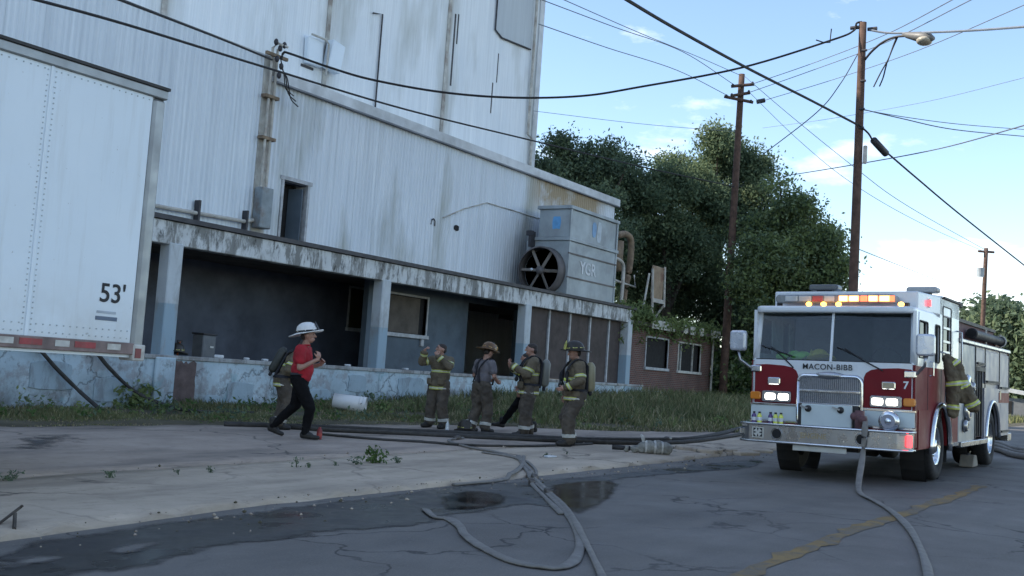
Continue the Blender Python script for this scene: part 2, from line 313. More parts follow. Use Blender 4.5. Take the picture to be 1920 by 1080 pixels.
def brickmat():
    m, nt, b = NT('old_brick'); w = coord(nt, 'world'); sx = nd(nt, 'ShaderNodeSeparateXYZ', {0: w}); cx = nd(nt, 'ShaderNodeCombineXYZ', {0: sx.outputs['X'], 1: sx.outputs['Z']})
    t = nd(nt, 'ShaderNodeTexBrick', {'Vector': cx.outputs[0], 'Color1': (.15, .058, .042, 1), 'Color2': (.1, .045, .038, 1), 'Mortar': (.16, .14, .13, 1), 'Scale': 1.0, 'Mortar Size': .012, 'Brick Width': .215, 'Row Height': .075})
    c = mix(nt, mul(nt, ramp(nt, noise(nt, w, 1.1, 7), .4, .7), .5), t.outputs['Color'], (.05, .035, .03)); setc(nt, b, c); b.inputs['Roughness'].default_value = .9; bump(nt, b, t.outputs['Fac'], -.4, .01); return m
ASPHALT = asphalt()
PAVE = concrete('pavement_concrete', (.3, .25, .206), (.42, .352, .295), (.175, .152, .132)); WALK = concrete('sidewalk_concrete', (.39, .328, .255), (.53, .447, .352), (.25, .212, .17))
WET = wetmat('wet_asphalt', (.021, .021, .022), .25, .6); PUDDLE = wetmat('puddle_water', (.014, .011, .01), .09, .24)
YELLOW = peel('road_paint', (.27, .185, .08), (.14, .128, .112), .45, .58, (.09, .08, .07))
EARTH = mat('earth', (.085, .075, .045), .95, var=.35, scale=1.2, space='world', bmp=.4)
SHEET = sheetmat('cladding_blue_white', (.7, .77, .83), (.5, .56, .62), .55, .15)
SHEET2 = sheetmat('cladding_annex', (.71, .77, .83), (.5, .545, .58), .6, .7, tan=(32.6, 7.0, 38.5), soot=(33.2, 20.5, 4.9))
TOWER = sheetmat('tower_panels', (.8, .85, .88), (.58, .62, .65), .5, .5, rib=3.2, seams=(25.7, 6.45))
SEAM = mat('rusty_seam', (.42, .42, .39), .8, var=.35, scale=2.2, space='world', dirt=(.14, .08, .05), dirtamt=.7)
FASCIA = mat('fascia_metal', (.56, .59, .61), .6, var=.16, scale=1.5, space='world', dirt=(.3, .31, .3), dirtamt=.6)
BEAM = peel('peeling_beam', (.6, .63, .64), (.13, .13, .12), .47, .56); COLM = peel('column_paint', (.52, .57, .6), (.3, .31, .31), .52, .66, zcut=2.35, low=(.3, .4, .47))
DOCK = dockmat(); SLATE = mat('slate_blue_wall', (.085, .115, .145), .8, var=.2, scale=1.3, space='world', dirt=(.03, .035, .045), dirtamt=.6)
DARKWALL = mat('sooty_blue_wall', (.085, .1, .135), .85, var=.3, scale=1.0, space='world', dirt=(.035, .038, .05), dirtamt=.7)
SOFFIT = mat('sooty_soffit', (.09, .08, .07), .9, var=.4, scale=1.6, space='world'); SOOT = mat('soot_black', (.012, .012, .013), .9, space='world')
BOARD = mat('boarded_window', (.085, .072, .06), .8, var=.3, scale=3, space='world'); DARKMET = mat('dark_flashing', (.035, .035, .042), .6, var=.3, scale=3, space='world')
FRAMEP = mat('weathered_frame', (.4, .42, .44), .7, var=.25, scale=5, space='world', dirt=(.15, .13, .11), dirtamt=.5)
BROWN = mat('brown_panel', (.05, .037, .035), .75, var=.35, scale=2, space='world'); BRICK = brickmat(); RUSTPATCH = mat('bare_brown_masonry', (.115, .085, .08), .9, var=.35, scale=4, space='world', bmp=.6)
RUST = mat('rusty_pipe', (.2, .15, .1), .8, var=.4, scale=5, space='world', dirt=(.1, .05, .03), dirtamt=.6); PALEPIPE = mat('pale_pipe', (.45, .44, .4), .65, var=.25, scale=5, space='world', dirt=(.2, .12, .07), dirtamt=.5)
GALV = mat('galvanised_casing', (.33, .375, .4), .55, .25, var=.14, scale=1.6, space='world', dirt=(.13, .12, .12), dirtamt=.4); GALVD = mat('sooty_casing', (.13, .12, .12), .7, .1, var=.35, scale=1.5, space='world')
POLE = mat('pole_wood', (.1, .06, .045), .9, var=.35, scale=6, space='world', bmp=.5); CABLE = mat('cable_black', (.012, .012, .013), .7); CABLEG = mat('cable_grey', (.05, .055, .065), .6)
WHITEPAINT = mat('trailer_white', (.69, .77, .83), .38, var=.05, scale=.8, dirt=(.58, .65, .7), dirtamt=.35); ALU = mat('mill_aluminium', (.3, .32, .33), .45, .6, var=.15, scale=3)
BLACK = mat('black_print', (.012, .013, .016), .6); BLACKRUB = mat('tyre_rubber', (.016, .016, .017), .85, var=.25, scale=8, bmp=.2); REDTAPE = mat('red_tape', (.28, .04, .045), .5, var=.3, scale=9, dirt=(.16, .08, .07), dirtamt=.8); WHITETAPE = mat('white_tape', (.5, .5, .47), .5, var=.2, scale=9, dirt=(.25, .22, .19), dirtamt=.7)
DARKSTEEL = mat('chassis_black', (.02, .02, .021), .6, var=.3)
HOSEJ = mat('hose_jacket', (.185, .175, .16), .9, var=.18, scale=9, bmp=.3, space='world', dirt=(.16, .15, .13), dirtamt=.5); HOSED = mat('dark_hose', (.045, .043, .04), .85, var=.3, scale=8, space='world')
BRASS = mat('hose_coupling', (.12, .11, .1), .4, .8)

# ---- ground sheets
def sheet(name, xs, y0f, y1f, nrow, material, dz=0.0, thick=None, jag=0.0, zf=None):
    V = []; Fc = []; nx = len(xs); zf = zf or G
    jj = rng.normal(0, jag, (nx, 2)) if jag else np.zeros((nx, 2))
    for j in range(nrow+1):
        t = j/nrow; y = y0f(xs)*(1-t)+y1f(xs)*t+(jj[:, 0] if j == 0 else jj[:, 1] if j == nrow else 0)
        V.append(np.stack([xs, y, zf(xs, y)+dz], 1))
    V = np.concatenate(V)
    for j in range(nrow):
        for i in range(nx-1): a = j*nx+i; Fc.append((a, a+1, a+1+nx, a+nx))
    if thick:
        b = len(V); V = np.concatenate([V, V-np.array([0, 0, thick])]); rim = list(range(nx))+[j*nx+nx-1 for j in range(1, nrow+1)]+[nrow*nx+i for i in range(nx-2, -1, -1)]+[j*nx for j in range(nrow-1, 0, -1)]
        for i in range(len(rim)): p, q = rim[i], rim[(i+1) % len(rim)]; Fc.append((q, p, p+b, q+b))
    o = link(name, raw_mesh(name, V, Fc, material, smooth=False)); return tag(o, kind='structure')
XN = np.concatenate([np.arange(-60, 0, 4.), np.arange(0, 34, .25), np.arange(34, 90, 2.), np.arange(90, 301, 15.)])
cst = lambda c: (lambda x: np.full_like(x, c))
eps = 1e-3
_road_o = sheet('road', XN, lambda x: np.full_like(x, -9.), lambda x: kerb_y(x)-eps, 26, ASPHALT)
XW = XN[XN < 46]
sheet('sidewalk', XW, lambda x: kerb_y(x)+eps, lambda x: walk_y(x)-.03, 10, WALK, thick=.14, jag=.03)
sheet('pavement', XW, lambda x: walk_y(x)+.03, lambda x: np.maximum(grass_y(x), walk_y(x)+.1), 10, PAVE, thick=.12, jag=.03)
XG = np.concatenate([[-1500, -700, -300, -120], XN, [400, 600, 900, 1500, 3000]])
YG = np.concatenate([[-1500, -600, -200, -60, -25, -9.5, -9, 0], np.arange(6, 20, .4), [22, 26, 34, 50, 80, 140, 300, 700, 2000]])
def gz(x, y):
    low = (y < grass_y(x)+.1) & (x > -60) & (x < 300) & (y > -9.2) & ~((x > 46) & (y > kerb_y(x)+.3))
    return G(np.clip(x, -60, 300), np.clip(y, -14, 40))-np.where(low, .16, 0.0)
_X, _Y = np.meshgrid(XG, YG, indexing='ij'); V = np.stack([_X.ravel(), _Y.ravel(), gz(_X.ravel(), _Y.ravel())], 1); ny = len(YG)
tag(link('ground', raw_mesh('ground', V, [(i*ny+j, (i+1)*ny+j, (i+1)*ny+j+1, i*ny+j+1) for i in range(len(XG)-1) for j in range(ny-1)], EARTH)), kind='structure')
def fading(m, width=.22):                                         # a film thins out and breaks up towards its own rim
    nt = m.node_tree; out = nt.nodes['Material Output']; src = out.inputs['Surface'].links[0].from_socket
    a = nd(nt, 'ShaderNodeAttribute', attribute_name='rim').outputs['Fac']; n = noise(nt, coord(nt, 'world'), 3.2, 7, .68)
    q = nd(nt, 'ShaderNodeMath', {0: a, 1: mul(nt, ramp(nt, n, .3, .7, 0.0, 1.0), width*1.6)}, operation='SUBTRACT').outputs[0]
    f = ramp(nt, nd(nt, 'ShaderNodeMapRange', {0: q, 1: -.02, 2: width}).outputs[0], 0.0, 1.0)
    mx = nd(nt, 'ShaderNodeMixShader', {'Fac': f, 1: nd(nt, 'ShaderNodeBsdfTransparent').outputs[0], 2: src}); nt.links.new(mx.outputs[0], out.inputs['Surface']); return m
def patch(name, pix, material, dz=.005, step=.11):               # thin film on the ground with the outline seen in the photo
    P = np.array(smooth_path([gp(*p)[:2] for p in pix]+[gp(*pix[0])[:2]], 5))[:-1]
    x0, y0 = P.min(0); x1, y1 = P.max(0); xs, ys = np.arange(x0, x1+step, step), np.arange(y0, y1+step, step); X, Y = np.meshgrid(xs, ys, indexing='ij')
    A, B = P, np.roll(P, -1, 0); ins = np.zeros(X.shape, bool); dist = np.full(X.shape, 9.9)
    for a, b in zip(A, B):
        c = ((a[1] > Y) != (b[1] > Y)) & (X < (b[0]-a[0])*(Y-a[1])/((b[1]-a[1]) or 1e-9)+a[0]); ins ^= c
        d = b-a; t = np.clip(((X-a[0])*d[0]+(Y-a[1])*d[1])/(d@d+1e-12), 0, 1); dist = np.minimum(dist, np.hypot(X-a[0]-t*d[0], Y-a[1]-t*d[1]))
    rim = np.where(ins, dist, 0.0); ny_ = len(ys); idx = np.arange(X.size).reshape(X.shape); kq = ins[:-1, :-1] | ins[1:, :-1] | ins[:-1, 1:] | ins[1:, 1:]
    Fq = np.stack([idx[:-1, :-1][kq], idx[1:, :-1][kq], idx[1:, 1:][kq], idx[:-1, 1:][kq]], 1); used, inv = np.unique(Fq, return_inverse=True); Fq = inv.reshape(Fq.shape)
    xx, yy = X.ravel()[used], Y.ravel()[used]; zz = G(xx, yy if name == 'painted_trailer_shadow' else np.minimum(yy, kerb_y(xx)-.01))+dz
    me = raw_mesh(name, np.stack([xx, np.asarray(yy if name == 'painted_trailer_shadow' else np.minimum(yy, kerb_y(xx)-.004)), zz], 1), Fq, material); at_ = me.attributes.new('rim', 'FLOAT', 'POINT'); at_.data.foreach_set('value', rim.ravel()[used].astype(np.float32))
    return tag(link(name, me), kind='structure')
fading(WET, .13); fading(PUDDLE, .06); DRYP = asphalt(); DRYP.name = 'dry_patch'; fading(DRYP, .06)
patch('wet_gutter', [(-60, 1075), (0, 1024), (250, 985), (480, 956), (700, 930), (860, 908), (1000, 900), (1160, 886), (1320, 868), (1420, 862), (1440, 872), (1400, 880), (1250, 893), (1160, 905), (1150, 935), (1080, 960), (1000, 950), (940, 960), (860, 972), (800, 990), (640, 1000), (560, 1015), (420, 1032), (310, 1064), (200, 1080), (100, 1110), (-40, 1150)], WET, .005)
patch('painted_trailer_shadow', [(-30, 822), (40, 814), (120, 812), (185, 818), (195, 830), (150, 843), (70, 850), (-30, 852)], fading(wetmat('trailer_shadow_tone', (.07, .066, .062), .6, .85), .5), .006)  # soft shadow under the trailer, painted as a dark film on the pavement
patch('puddle', [(1030, 910), (1100, 902), (1158, 905), (1152, 932), (1115, 956), (1080, 968), (1050, 952), (1028, 930)], PUDDLE, .010)
patch('puddle', [(818, 935), (860, 922), (925, 924), (960, 935), (935, 950), (880, 958), (830, 956)], PUDDLE, .010)
patch('dry_asphalt', [(190, 1030), (240, 1020), (322, 1014), (290, 1030), (240, 1041), (200, 1040)], DRYP, .010)
patch('dry_asphalt', [(0, 1056), (60, 1046), (128, 1041), (125, 1052), (60, 1064), (0, 1076)], DRYP, .010)
XL = np.arange(-20, 18.5, .25)
for off in (0.0,):                                            # worn yellow centre line
    sheet('road_marking', XL, lambda x: np.full_like(x, 2.755+off)+.03*np.sin(x*.7), lambda x: np.full_like(x, 2.925+off)+.03*np.sin(x*.7), 1, YELLOW, dz=.005, jag=.03)

# ---- the warehouse with its loading dock
FY, WY, TY, B1, B2 = 18.0, 20.5, 24.0, 21.5, 19.4
wh = thing('warehouse', (27, 18.2, .2), 'pale blue-white corrugated warehouse with open loading dock and sooty concrete canopy', 'warehouse', world=True)
part('dock_wall', MB().box(2, 38.0, FY, FY+.35, -.3, 1.2), DOCK, wh)
part('dock_coping', MB().box(2, 38.02, FY-.035, FY+.36, 1.2, 1.29), peel('dock_edge', (.4, .42, .42), (.2, .19, .18), .45, .58), wh, bevel=.012)
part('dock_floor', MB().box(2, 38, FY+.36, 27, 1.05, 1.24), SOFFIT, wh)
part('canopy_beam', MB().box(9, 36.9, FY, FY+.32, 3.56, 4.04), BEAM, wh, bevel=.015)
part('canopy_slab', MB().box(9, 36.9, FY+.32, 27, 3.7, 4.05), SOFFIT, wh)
part('roof_edge', MB().box(8.9, 37.0, FY-.07, WY, 4.055, 4.15), DARKMET, wh)
for x in (15.28, 22.22, 29.36):
    cb = MB().box(x-.18, x+.18, FY-.02, FY+.3, 1.16, 3.6); part('column', cb, COLM, wh, bevel=.02)
part('column', MB().box(36.45, 36.8, FY-.03, FY+.36, .9, 3.62), COLM, wh, bevel=.02)
part('column_base', MB().box(14.98, 15.5, FY-.06, FY, -.2, 1.24), DOCK, wh, bevel=.02)
def scrap(x0, x1, z0, z1, n=9):
    c, h = ((x0+x1)/2, (z0+z1)/2), ((x1-x0)/2, (z1-z0)/2); random.seed(int(x0*100)); pts = []
    for i in range(n*2):
        a = 2*math.pi*i/(n*2); k = max(abs(math.cos(a)), abs(math.sin(a))); r = random.uniform(.9, 1.03)/min(k*1.0, 1.0); pts.append((c[0]+h[0]*math.cos(a)*r, c[1]+h[1]*math.sin(a)*r))
    return pts
part('bare_patch', MB().ext(scrap(15.5, 16.1, -.1, 1.19, 16), 'y', FY-.012, FY+.1), RUSTPATCH, wh)
PLAST = peel('loose_plaster', (.36, .46, .52), (.22, .25, .27), .5, .62)
for x0, x1, z0, z1 in ((16.35, 16.9, -.05, .5), (17.0, 17.8, .25, .8), (13.6, 14.5, .3, .8), (18.4, 19.1, .5, 1.05), (19.6, 20.4, .1, .7), (21.0, 21.7, .65, 1.1), (12.2, 13.1, .5, 1.05), (23.0, 24.2, .55, 1.1), (10.6, 11.5, .2, .75)):
    part('plaster_flake', MB().ext(scrap(x0, x1, z0, z1), 'y', FY-.022, FY+.05), PLAST, wh, bevel=.006)
part('vent_slot', MB().box(14.4, 14.78, FY-.012, FY-.002, .3, .42), SOOT, wh)
# back walls of the three bays
def wall_holes(mb, x0, x1, z0, z1, holes, y, t):
    xs = sorted({x0, x1, *[h[0] for h in holes], *[h[1] for h in holes]})
    for a, b in zip(xs, xs[1:]):
        zc = z0
        for h in sorted([h for h in holes if h[0] < b-.01 and h[1] > a+.01], key=lambda q: q[2]):
            if h[2] > zc: mb.box(a, b, y, y+t, zc, h[2])
            zc = h[3]
        if zc < z1: mb.box(a, b, y, y+t, zc, z1)
    return mb
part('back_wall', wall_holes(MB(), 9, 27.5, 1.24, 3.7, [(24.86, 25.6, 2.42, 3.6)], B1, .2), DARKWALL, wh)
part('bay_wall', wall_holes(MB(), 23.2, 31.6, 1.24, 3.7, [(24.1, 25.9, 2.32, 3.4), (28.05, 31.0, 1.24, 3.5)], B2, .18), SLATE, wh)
def window(x0, x1, z0, z1, y, pane, mull=(), fr=.06, fmat=None, sill=True, name='window'):
    fmat = fmat or FRAMEP
    w_ = part(name, MB().box(x0, x1, y+.1, y+.13, z0, z1), pane, wh)
    fb = MB().box(x0-fr, x0, y-.03, y+.12, z0-fr, z1+fr).box(x1, x1+fr, y-.03, y+.12, z0-fr, z1+fr).box(x0, x1, y-.028, y+.12, z1, z1+fr)
    fo = fb.build('frame', fmat); fo.parent = w_; fo.matrix_parent_inverse = w_.matrix_basis.inverted()
    if sill: so = MB().box(x0-fr-.04, x1+fr+.04, y-.09, y+.1, z0-fr-.05, z0).build('sill', fmat, bevel=.01); so.parent = w_
    for mx in mull: mo = MB().box(mx-.025, mx+.025, y+.04, y+.1, z0, z1).build('mullion', fmat); mo.parent = w_
    for ch in w_.children: ch.matrix_parent_inverse = Matrix.Identity(4)
    return w_
window(24.86, 25.6, 2.42, 3.6, B1, mat('old_yellow_pane', (.05, .048, .025), .5, space='world'))
wb = window(24.1, 25.9, 2.32, 3.4, B2, SOOT); po = MB().box(24.16, 25.6, B2+.03, B2+.05, 2.34, 3.38).build('board', BOARD); po.parent = wb
part('wall_outlet', MB().box(25.66, 25.8, B2-.07, B2, 2.0, 2.2), FRAMEP, wh, bevel=.01)
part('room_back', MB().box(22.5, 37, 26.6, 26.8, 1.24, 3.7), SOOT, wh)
# bay of brown panels between the last two columns
xs = [29.4, 31.1, 32.5, 33.95, 35.4, 36.45]
for a, b in zip(xs, xs[1:]):
    part('panel', MB().box(a+.06, b-.06, FY+.27, FY+.3, 1.3, 3.56), BROWN, wh)
    part('mullion', MB().box(a-.045, a+.045, FY+.22, FY+.33, 1.3, 3.56), FRAMEP if a > 30 else COLM, wh)
# corrugated cladding: every sheet a piece
def corr(width, h, pitch=.15, depth=.028):
    V, Fc = [], []; u = 0; prof = []
    while u < width-1e-6:
        for du, d in ((0, 0), (.035, 0), (.055, -1), (.13, -1)):
            if u+du < width: prof.append((u+du, d*depth))
        u += pitch
    prof.append((width, 0))
    n = len(prof); V = [(p[0], p[1], 0) for p in prof]+[(p[0], p[1], h) for p in prof]; return V, [(i, i+1, n+i+1, n+i) for i in range(n-1)]
_cache = {}
def clad(x0, x1, z0, z1, y, material, w=.9, name='cladding_sheet'):
    x = x0
    while x < x1-.02:
        ww = min(w, x1-x); key = (round(ww, 3), round(z1-z0, 3), material.name)
        if key not in _cache:
            v, f = corr(ww+.02, z1-z0); _cache[key] = raw_mesh('cladding_sheet', v, f, material)
        o = link(name, _cache[key], wh); o.location = (x, y-random.uniform(0, .012), z0+random.uniform(-.01, .01)); o.rotation_euler = (random.uniform(-.001, .001), random.uniform(-.002, .002), random.uniform(-.006, .002)); x += ww
part('wall_core', wall_holes(MB(), 3, 39.55, 4.0, 8.45, [(20.68, 21.62, 4.0, 6.02)], WY+.03, .2), DARKWALL, wh)
part('wall_core', MB().box(3, 19.68, WY+.03, WY+.23, 8.45, 9.02), DARKWALL, wh)
clad(6.2, 19.7, 4.15, 9.06, WY, SHEET); clad(20.05, 20.6, 4.15, 8.47, WY, SHEET2); clad(20.6, 21.68, 6.05, 8.47, WY, SHEET2, 1.08); clad(21.68, 39.56, 4.15, 8.47, WY, SHEET2)
part('annex_roof', MB().box(19.9, 39.75, WY-.12, TY+6, 8.47, 8.6), FASCIA, wh)
part('fascia', MB().box(19.95, 39.8, WY-.16, WY-.12, 8.5, 8.78), FASCIA, wh); part('gutter', MB().box(20.0, 39.8, WY-.17, WY-.05, 8.455, 8.498), mat('gutter_grey', (.16, .17, .19), .6, var=.3, scale=1, space='world'), wh)
part('end_wall', MB().box(39.5, 39.7, WY+.03, TY, 4.0, 8.47), SHEET2, wh)
part('block_roof', MB().box(3, 19.8, WY-.05, TY+6, 9.06, 9.1), FASCIA, wh)
part('corner_post', MB().box(19.62, 20.08, WY-.07, WY+.02, 4.15, 9.1), SEAM, wh)
part('lower_base_trim', MB().box(6.2, 39.6, WY-.05, WY-.04, 4.15, 4.28), DARKMET, wh)
# doorway up on the canopy roof
dr = part('doorway', MB().box(20.7, 21.6, WY+.45, WY+.5, 4.15, 6.0), SOOT, wh)
for bx in ((20.62, 20.7), (21.6, 21.68)): o = MB().box(bx[0], bx[1], WY-.05, WY+.4, 4.15, 6.05).build('door_jamb', FRAMEP); o.parent = dr; o.matrix_parent_inverse = Matrix.Identity(4)
o = MB().box(20.55, 21.75, WY-.06, WY+.4, 6.05, 6.15).build('lintel', FRAMEP); o.parent = dr
o = MB().obox((21.42, WY+.22, 5.05), (.05, .42, 1.75), Matrix.Rotation(.25, 3, 'Z')).build('door_leaf', SLATE); o.parent = dr
part('cladding_seam', MB().tube([(27.8, WY-.05, 6.15), (28.9, WY-.05, 6.62), (30.2, WY-.05, 7.04), (31.5, WY-.05, 7.05), (33.7, WY-.05, 7.05)], .022, 6), SEAM, wh)
part('torn_hole', MB().ext(scrap(28.45, 28.7, 5.85, 6.03, 5), 'y', WY-.06, WY-.035), SOOT, wh)
part('hook', MB().tube([(27.18, WY-.06, 5.85), (27.2, WY-.07, 6.0), (27.28, WY-.07, 6.04), (27.36, WY-.07, 5.98), (27.38, WY-.06, 5.82)], .02, 6), CABLE, wh)

# ---- tall white block behind
tb = thing('tall_building', (20, TY+.5, .5), 'tall windowless white panelled building rising behind the warehouse, streaked with mildew', 'building', world=True)
part('core', MB().box(-14, 38.62, TY+.06, TY+26, 0, 24), TOWER, tb)
px = [-13.0, -6.55, -.1, 6.35, 12.8, 19.25, 25.7, 32.15, 38.6]
for a, b in zip(px, px[1:]):
    part('wall_panel', MB().box(a+.03, b-.03, TY, TY+.055, 8.3, 23.9), TOWER, tb, bevel=.008)
    part('seam_strip', MB().box(b-.16, b+.02, TY-.03, TY+.02, 8.3, 23.9), SEAM if b < 38 else FASCIA, tb)
part('corner_trim', MB().box(38.4, 38.75, TY-.05, TY+.3, 8.3, 24), FASCIA, tb)
part('downpipe', MB().tube([(37.95, TY-.12, 19), (37.95, TY-.12, 11.3), (38.3, TY-.12, 11.2), (38.3, TY-.1, 8.8)], .06, 8), PALEPIPE, tb)
part('patched_panel', MB().ext([(35.1, 18), (35.1, 14.9), (35.6, 14.72), (37.8, 14.9), (37.8, 18)], 'y', TY-.05, TY-.01), sheetmat('patch_grey', (.5, .55, .58), (.38, .42, .44), .5), tb)
part('patch_edge', MB().tube([(35.1, TY-.06, 18), (35.1, TY-.06, 14.9), (35.6, TY-.06, 14.72), (37.8, TY-.06, 14.88)], .035, 6), DARKMET, tb)
for x, z0, z1, w in ((32.42, 11.95, 14.7, .09), (32.62, 13.6, 14.75, .07), (35.5, 12.88, 14.06, .05), (35.23, 11.57, 12.8, .06), (37.3, 8.9, 10.0, .05)): part('open_joint', MB().box(x, x+w, TY-.012, TY+.02, z0, z1), DARKMET, tb)
part('conduit', MB().tube([(27.7, TY-.06, 13.2), (28.2, TY-.06, 13.32), (28.2, TY-.06, 9.9), (28.2, TY-.06, 8.6)], .03, 6), DARKMET, tb)
part('loose_cover', MB().obox((24.95, TY-.12, 11.05), (.7, .2, .85), Matrix.Rotation(-.05, 3, 'Y')), WHITEPAINT, tb, bevel=.03)
part('loose_cover', MB().obox((25.75, TY-.25, 11.1), (.6, .3, .95), Matrix.Rotation(.16, 3, 'Y')), WHITEPAINT, tb, bevel=.03)
part('cover_bracket', MB().tube([(24.6, TY-.32, 11.5), (25.2, TY-.34, 11.5), (25.38, TY-.34, 11.4), (25.36, TY-.34, 10.4)], .035, 6), PALEPIPE, tb)
part('slot', MB().box(24.55, 25.1, TY-.03, TY+.02, 10.5, 10.58), DARKMET, tb)

# ---- service drop on the block's corner
sm = thing('service_mast', (19.85, WY-.2, 4.6), 'service drop with conduits, insulators and meter box on the corner post of the cladding', 'electrical mast', world=True)
mbx = part('meter_box', MB().box(19.62, 20.02, WY-.38, WY-.09, 4.62, 5.66), mat('meter_grey', (.22, .26, .28), .6, dirt=(.13, .07, .04), dirtamt=.7, space='world'), sm, bevel=.02)
for x in (19.72, 19.9):
    part('conduit', MB().tube([(x, WY-.2, 5.6), (x, WY-.2, 6.9), (x+.02, WY-.18, 8.0), (x+.02, WY-.18, 9.3), (x+.08, WY-.3, 9.42), (x+.12, WY-.42, 9.36)], .035, 8), PALEPIPE, sm)
for z in (6.9, 7.98): part('bracket', MB().box(19.58, 20.06, WY-.25, WY-.07, z, z+.08), RUST, sm)
for x, z in ((19.7, 9.42), (19.86, 9.3), (20.0, 9.42), (19.78, 9.0), (19.95, 8.85), (19.9, 8.6)): part('insulator', MB().ell((x, WY-.32, z), (.06, .06, .09), 10, 6), DARKMET, sm, smooth=True)
for k in range(3): part('loose_wire', MB().tube(smooth_path([(19.9, WY-.3, 9.1-.2*k), (20.0+.05*k, WY-.4, 8.6), (20.1+.1*k, WY-.4, 8.3-.1*k), (20.45+.1*k, WY-.35, 8.2-.12*k)], 5), .016, 5), CABLE, sm)
part('cross_rail', MB().box(19.45, 20.2, WY-.3, WY-.22, 9.05, 9.13), RUST, sm)
cr_ = thing('conduit_run', (17, WY-.1, 4.2), 'grey horizontal conduit with clamp brackets along the foot of the cladding', 'pipe', world=True)
part('pipe', MB().tube([(8, WY-.15, 4.62), (16.8, WY-.15, 4.66), (19.3, WY-.15, 4.72), (19.6, WY-.15, 4.8)], .05, 8), PALEPIPE, cr_)
for x in (10, 12, 14, 16, 17.8, 19.35): part('clamp', MB().box(x-.03, x+.03, WY-.22, WY-.05, 4.15, 5.0 if x > 15 else 4.75), DARKMET, cr_)

# ---- evaporative cooler on the canopy
cu = thing('rooftop_cooler', (34, 19, 4.15), 'grey sheet-metal evaporative cooler with big fan and graffiti standing on the canopy roof', 'cooling unit', world=True)
CX0, CX1 = 32.35, 35.95
part('lower_casing', MB().box(CX0, CX1, 18.4, 20.1, 4.16, 6.05), GALV, cu, bevel=.02)
part('upper_casing', MB().box(CX0+.02, CX1-.02, 18.42, 19.65, 6.17, 7.15), GALV, cu, bevel=.02)
for z, y1 in ((6.05, 19.8), (7.15, 19.72)): part('flange', MB().box(CX0-.05, CX1+.05, 18.34, y1, z, z+.12), GALV, cu, bevel=.01)
for z in (4.78, 5.6): part('rail', MB().box(CX0-.02, CX1+.02, 18.37, 18.4, z, z+.05), GALVD, cu)
for x in (CX0, CX1-.1): part('corner_angle', MB().box(x, x+.1, 18.375, 18.4, 4.16, 7.15), GALV, cu)
fan = part('fan_cowl', MB().lathe([(.78, 0), (.83, 0), (.84, .45), (.79, .45), (.77, .02)], 32, Matrix.Translation((CX0-.42, 19.3, 4.98)) @ Matrix.Rotation(math.pi/2, 4, 'Y')), GALVD, cu, smooth=True)
def fsub(n, mb, m, **k): o = mb.build(n, m, **k); o.parent = fan; return o
fsub('fan_back', MB().lathe([(0.01, .42), (.78, .42)], 28, Matrix.Translation((CX0-.42, 19.3, 4.98)) @ Matrix.Rotation(math.pi/2, 4, 'Y')), SOOT)
fsub('hub', MB().cyl((CX0-.36, 19.3, 4.98), (CX0-.1, 19.3, 4.98), .14), GALVD, smooth=True); fsub('bolt', MB().ell((CX0-.4, 19.58, 5.0), (.05, .05, .05), 8, 6), WHITEPAINT)
for k in range(6):
    a = math.radians(28+60*k); R = Matrix.Rotation(-a, 3, 'X')
    fsub('blade', MB().obox(Vector((CX0-.26, 19.3, 4.98))+R @ Vector((0, 0, .45)), (.03, .1, .66), R @ Matrix.Rotation(.5, 3, 'Z')), mat('fan_blade', (.2, .18, .16), .7, space='world') if k == 0 else bpy.data.materials['fan_blade'])
part('motor_bracket', MB().box(CX0-.3, CX0, 19.75, 19.85, 5.8, 6.35).box(CX0-.32, CX0-.2, 19.7, 19.95, 6.2, 6.36), DARKMET, cu)
BLUEP = mat('blue_spray', (.12, .34, .62), .7, space='world'); WHITEP = mat('white_spray', (.6, .63, .65), .7, space='world')
part('blue_blot', MB().ext([(a[0], a[1]) for a in scrap(18.78, 19.12, 6.45, 6.9, 7)], 'x', CX0+.012, CX0+.022), BLUEP, cu)
part('blue_blot', MB().ext(scrap(34.0, 34.3, 6.4, 6.95, 6), 'y', 18.408, 18.418), mat('blue_smear', (.2, .34, .52), .7, space='world'), cu)
part('white_smear', MB().ext(scrap(34.35, 34.7, 6.25, 7.0, 6), 'y', 18.408, 18.416), mat('pale_smear', (.42, .48, .52), .7, space='world'), cu)
tm = text_mesh('graffiti', 'YGR', .6, WHITEP, .004, .012); o = link('graffiti', tm, cu); o.location = (33.8, 18.385, 5.2); o.rotation_euler = (math.pi/2, 0, 0)
for x in (CX0+.05, CX1-.2): part('foot', MB().box(x, x+.15, 18.5, 20.0, 4.145, 4.17), GALVD, cu)

# ---- pipes and frame on the roofs
pv = thing('gooseneck_pipe', (38.2, 19.0, 4.0), 'rusty gooseneck pipe with drum beside the cooler, overgrown at its foot', 'pipe', world=True)
part('gooseneck', MB().tube(smooth_path([(37.1, 19, 6.9), (37.7, 19, 7.05), (38.2, 19, 6.95), (38.35, 19, 6.5), (38.25, 19, 5.6), (38.0, 19, 4.9), (37.9, 19, 3.7)], 6), .13, 10), RUST, pv, smooth=True)
part('drum', MB().cyl((37.5, 19.3, 5.6), (37.5, 19.3, 6.75), .36, n=18), RUST, pv, smooth=True); part('drum_stand', MB().cyl((37.5, 19.3, 3.7), (37.5, 19.3, 5.6), .1), RUST, pv)
pb = thing('bent_pipe', (36.7, 18.45, 4.15), 'pale bent pipe leading from the side of the cooler down to the roof', 'pipe', world=True)
part('pipe', MB().tube(smooth_path([(35.97, 18.5, 5.9), (36.5, 18.5, 5.86), (36.78, 18.5, 5.65), (36.8, 18.5, 5.0), (36.76, 18.5, 4.12)], 6), .07, 10), PALEPIPE, pb, smooth=True)
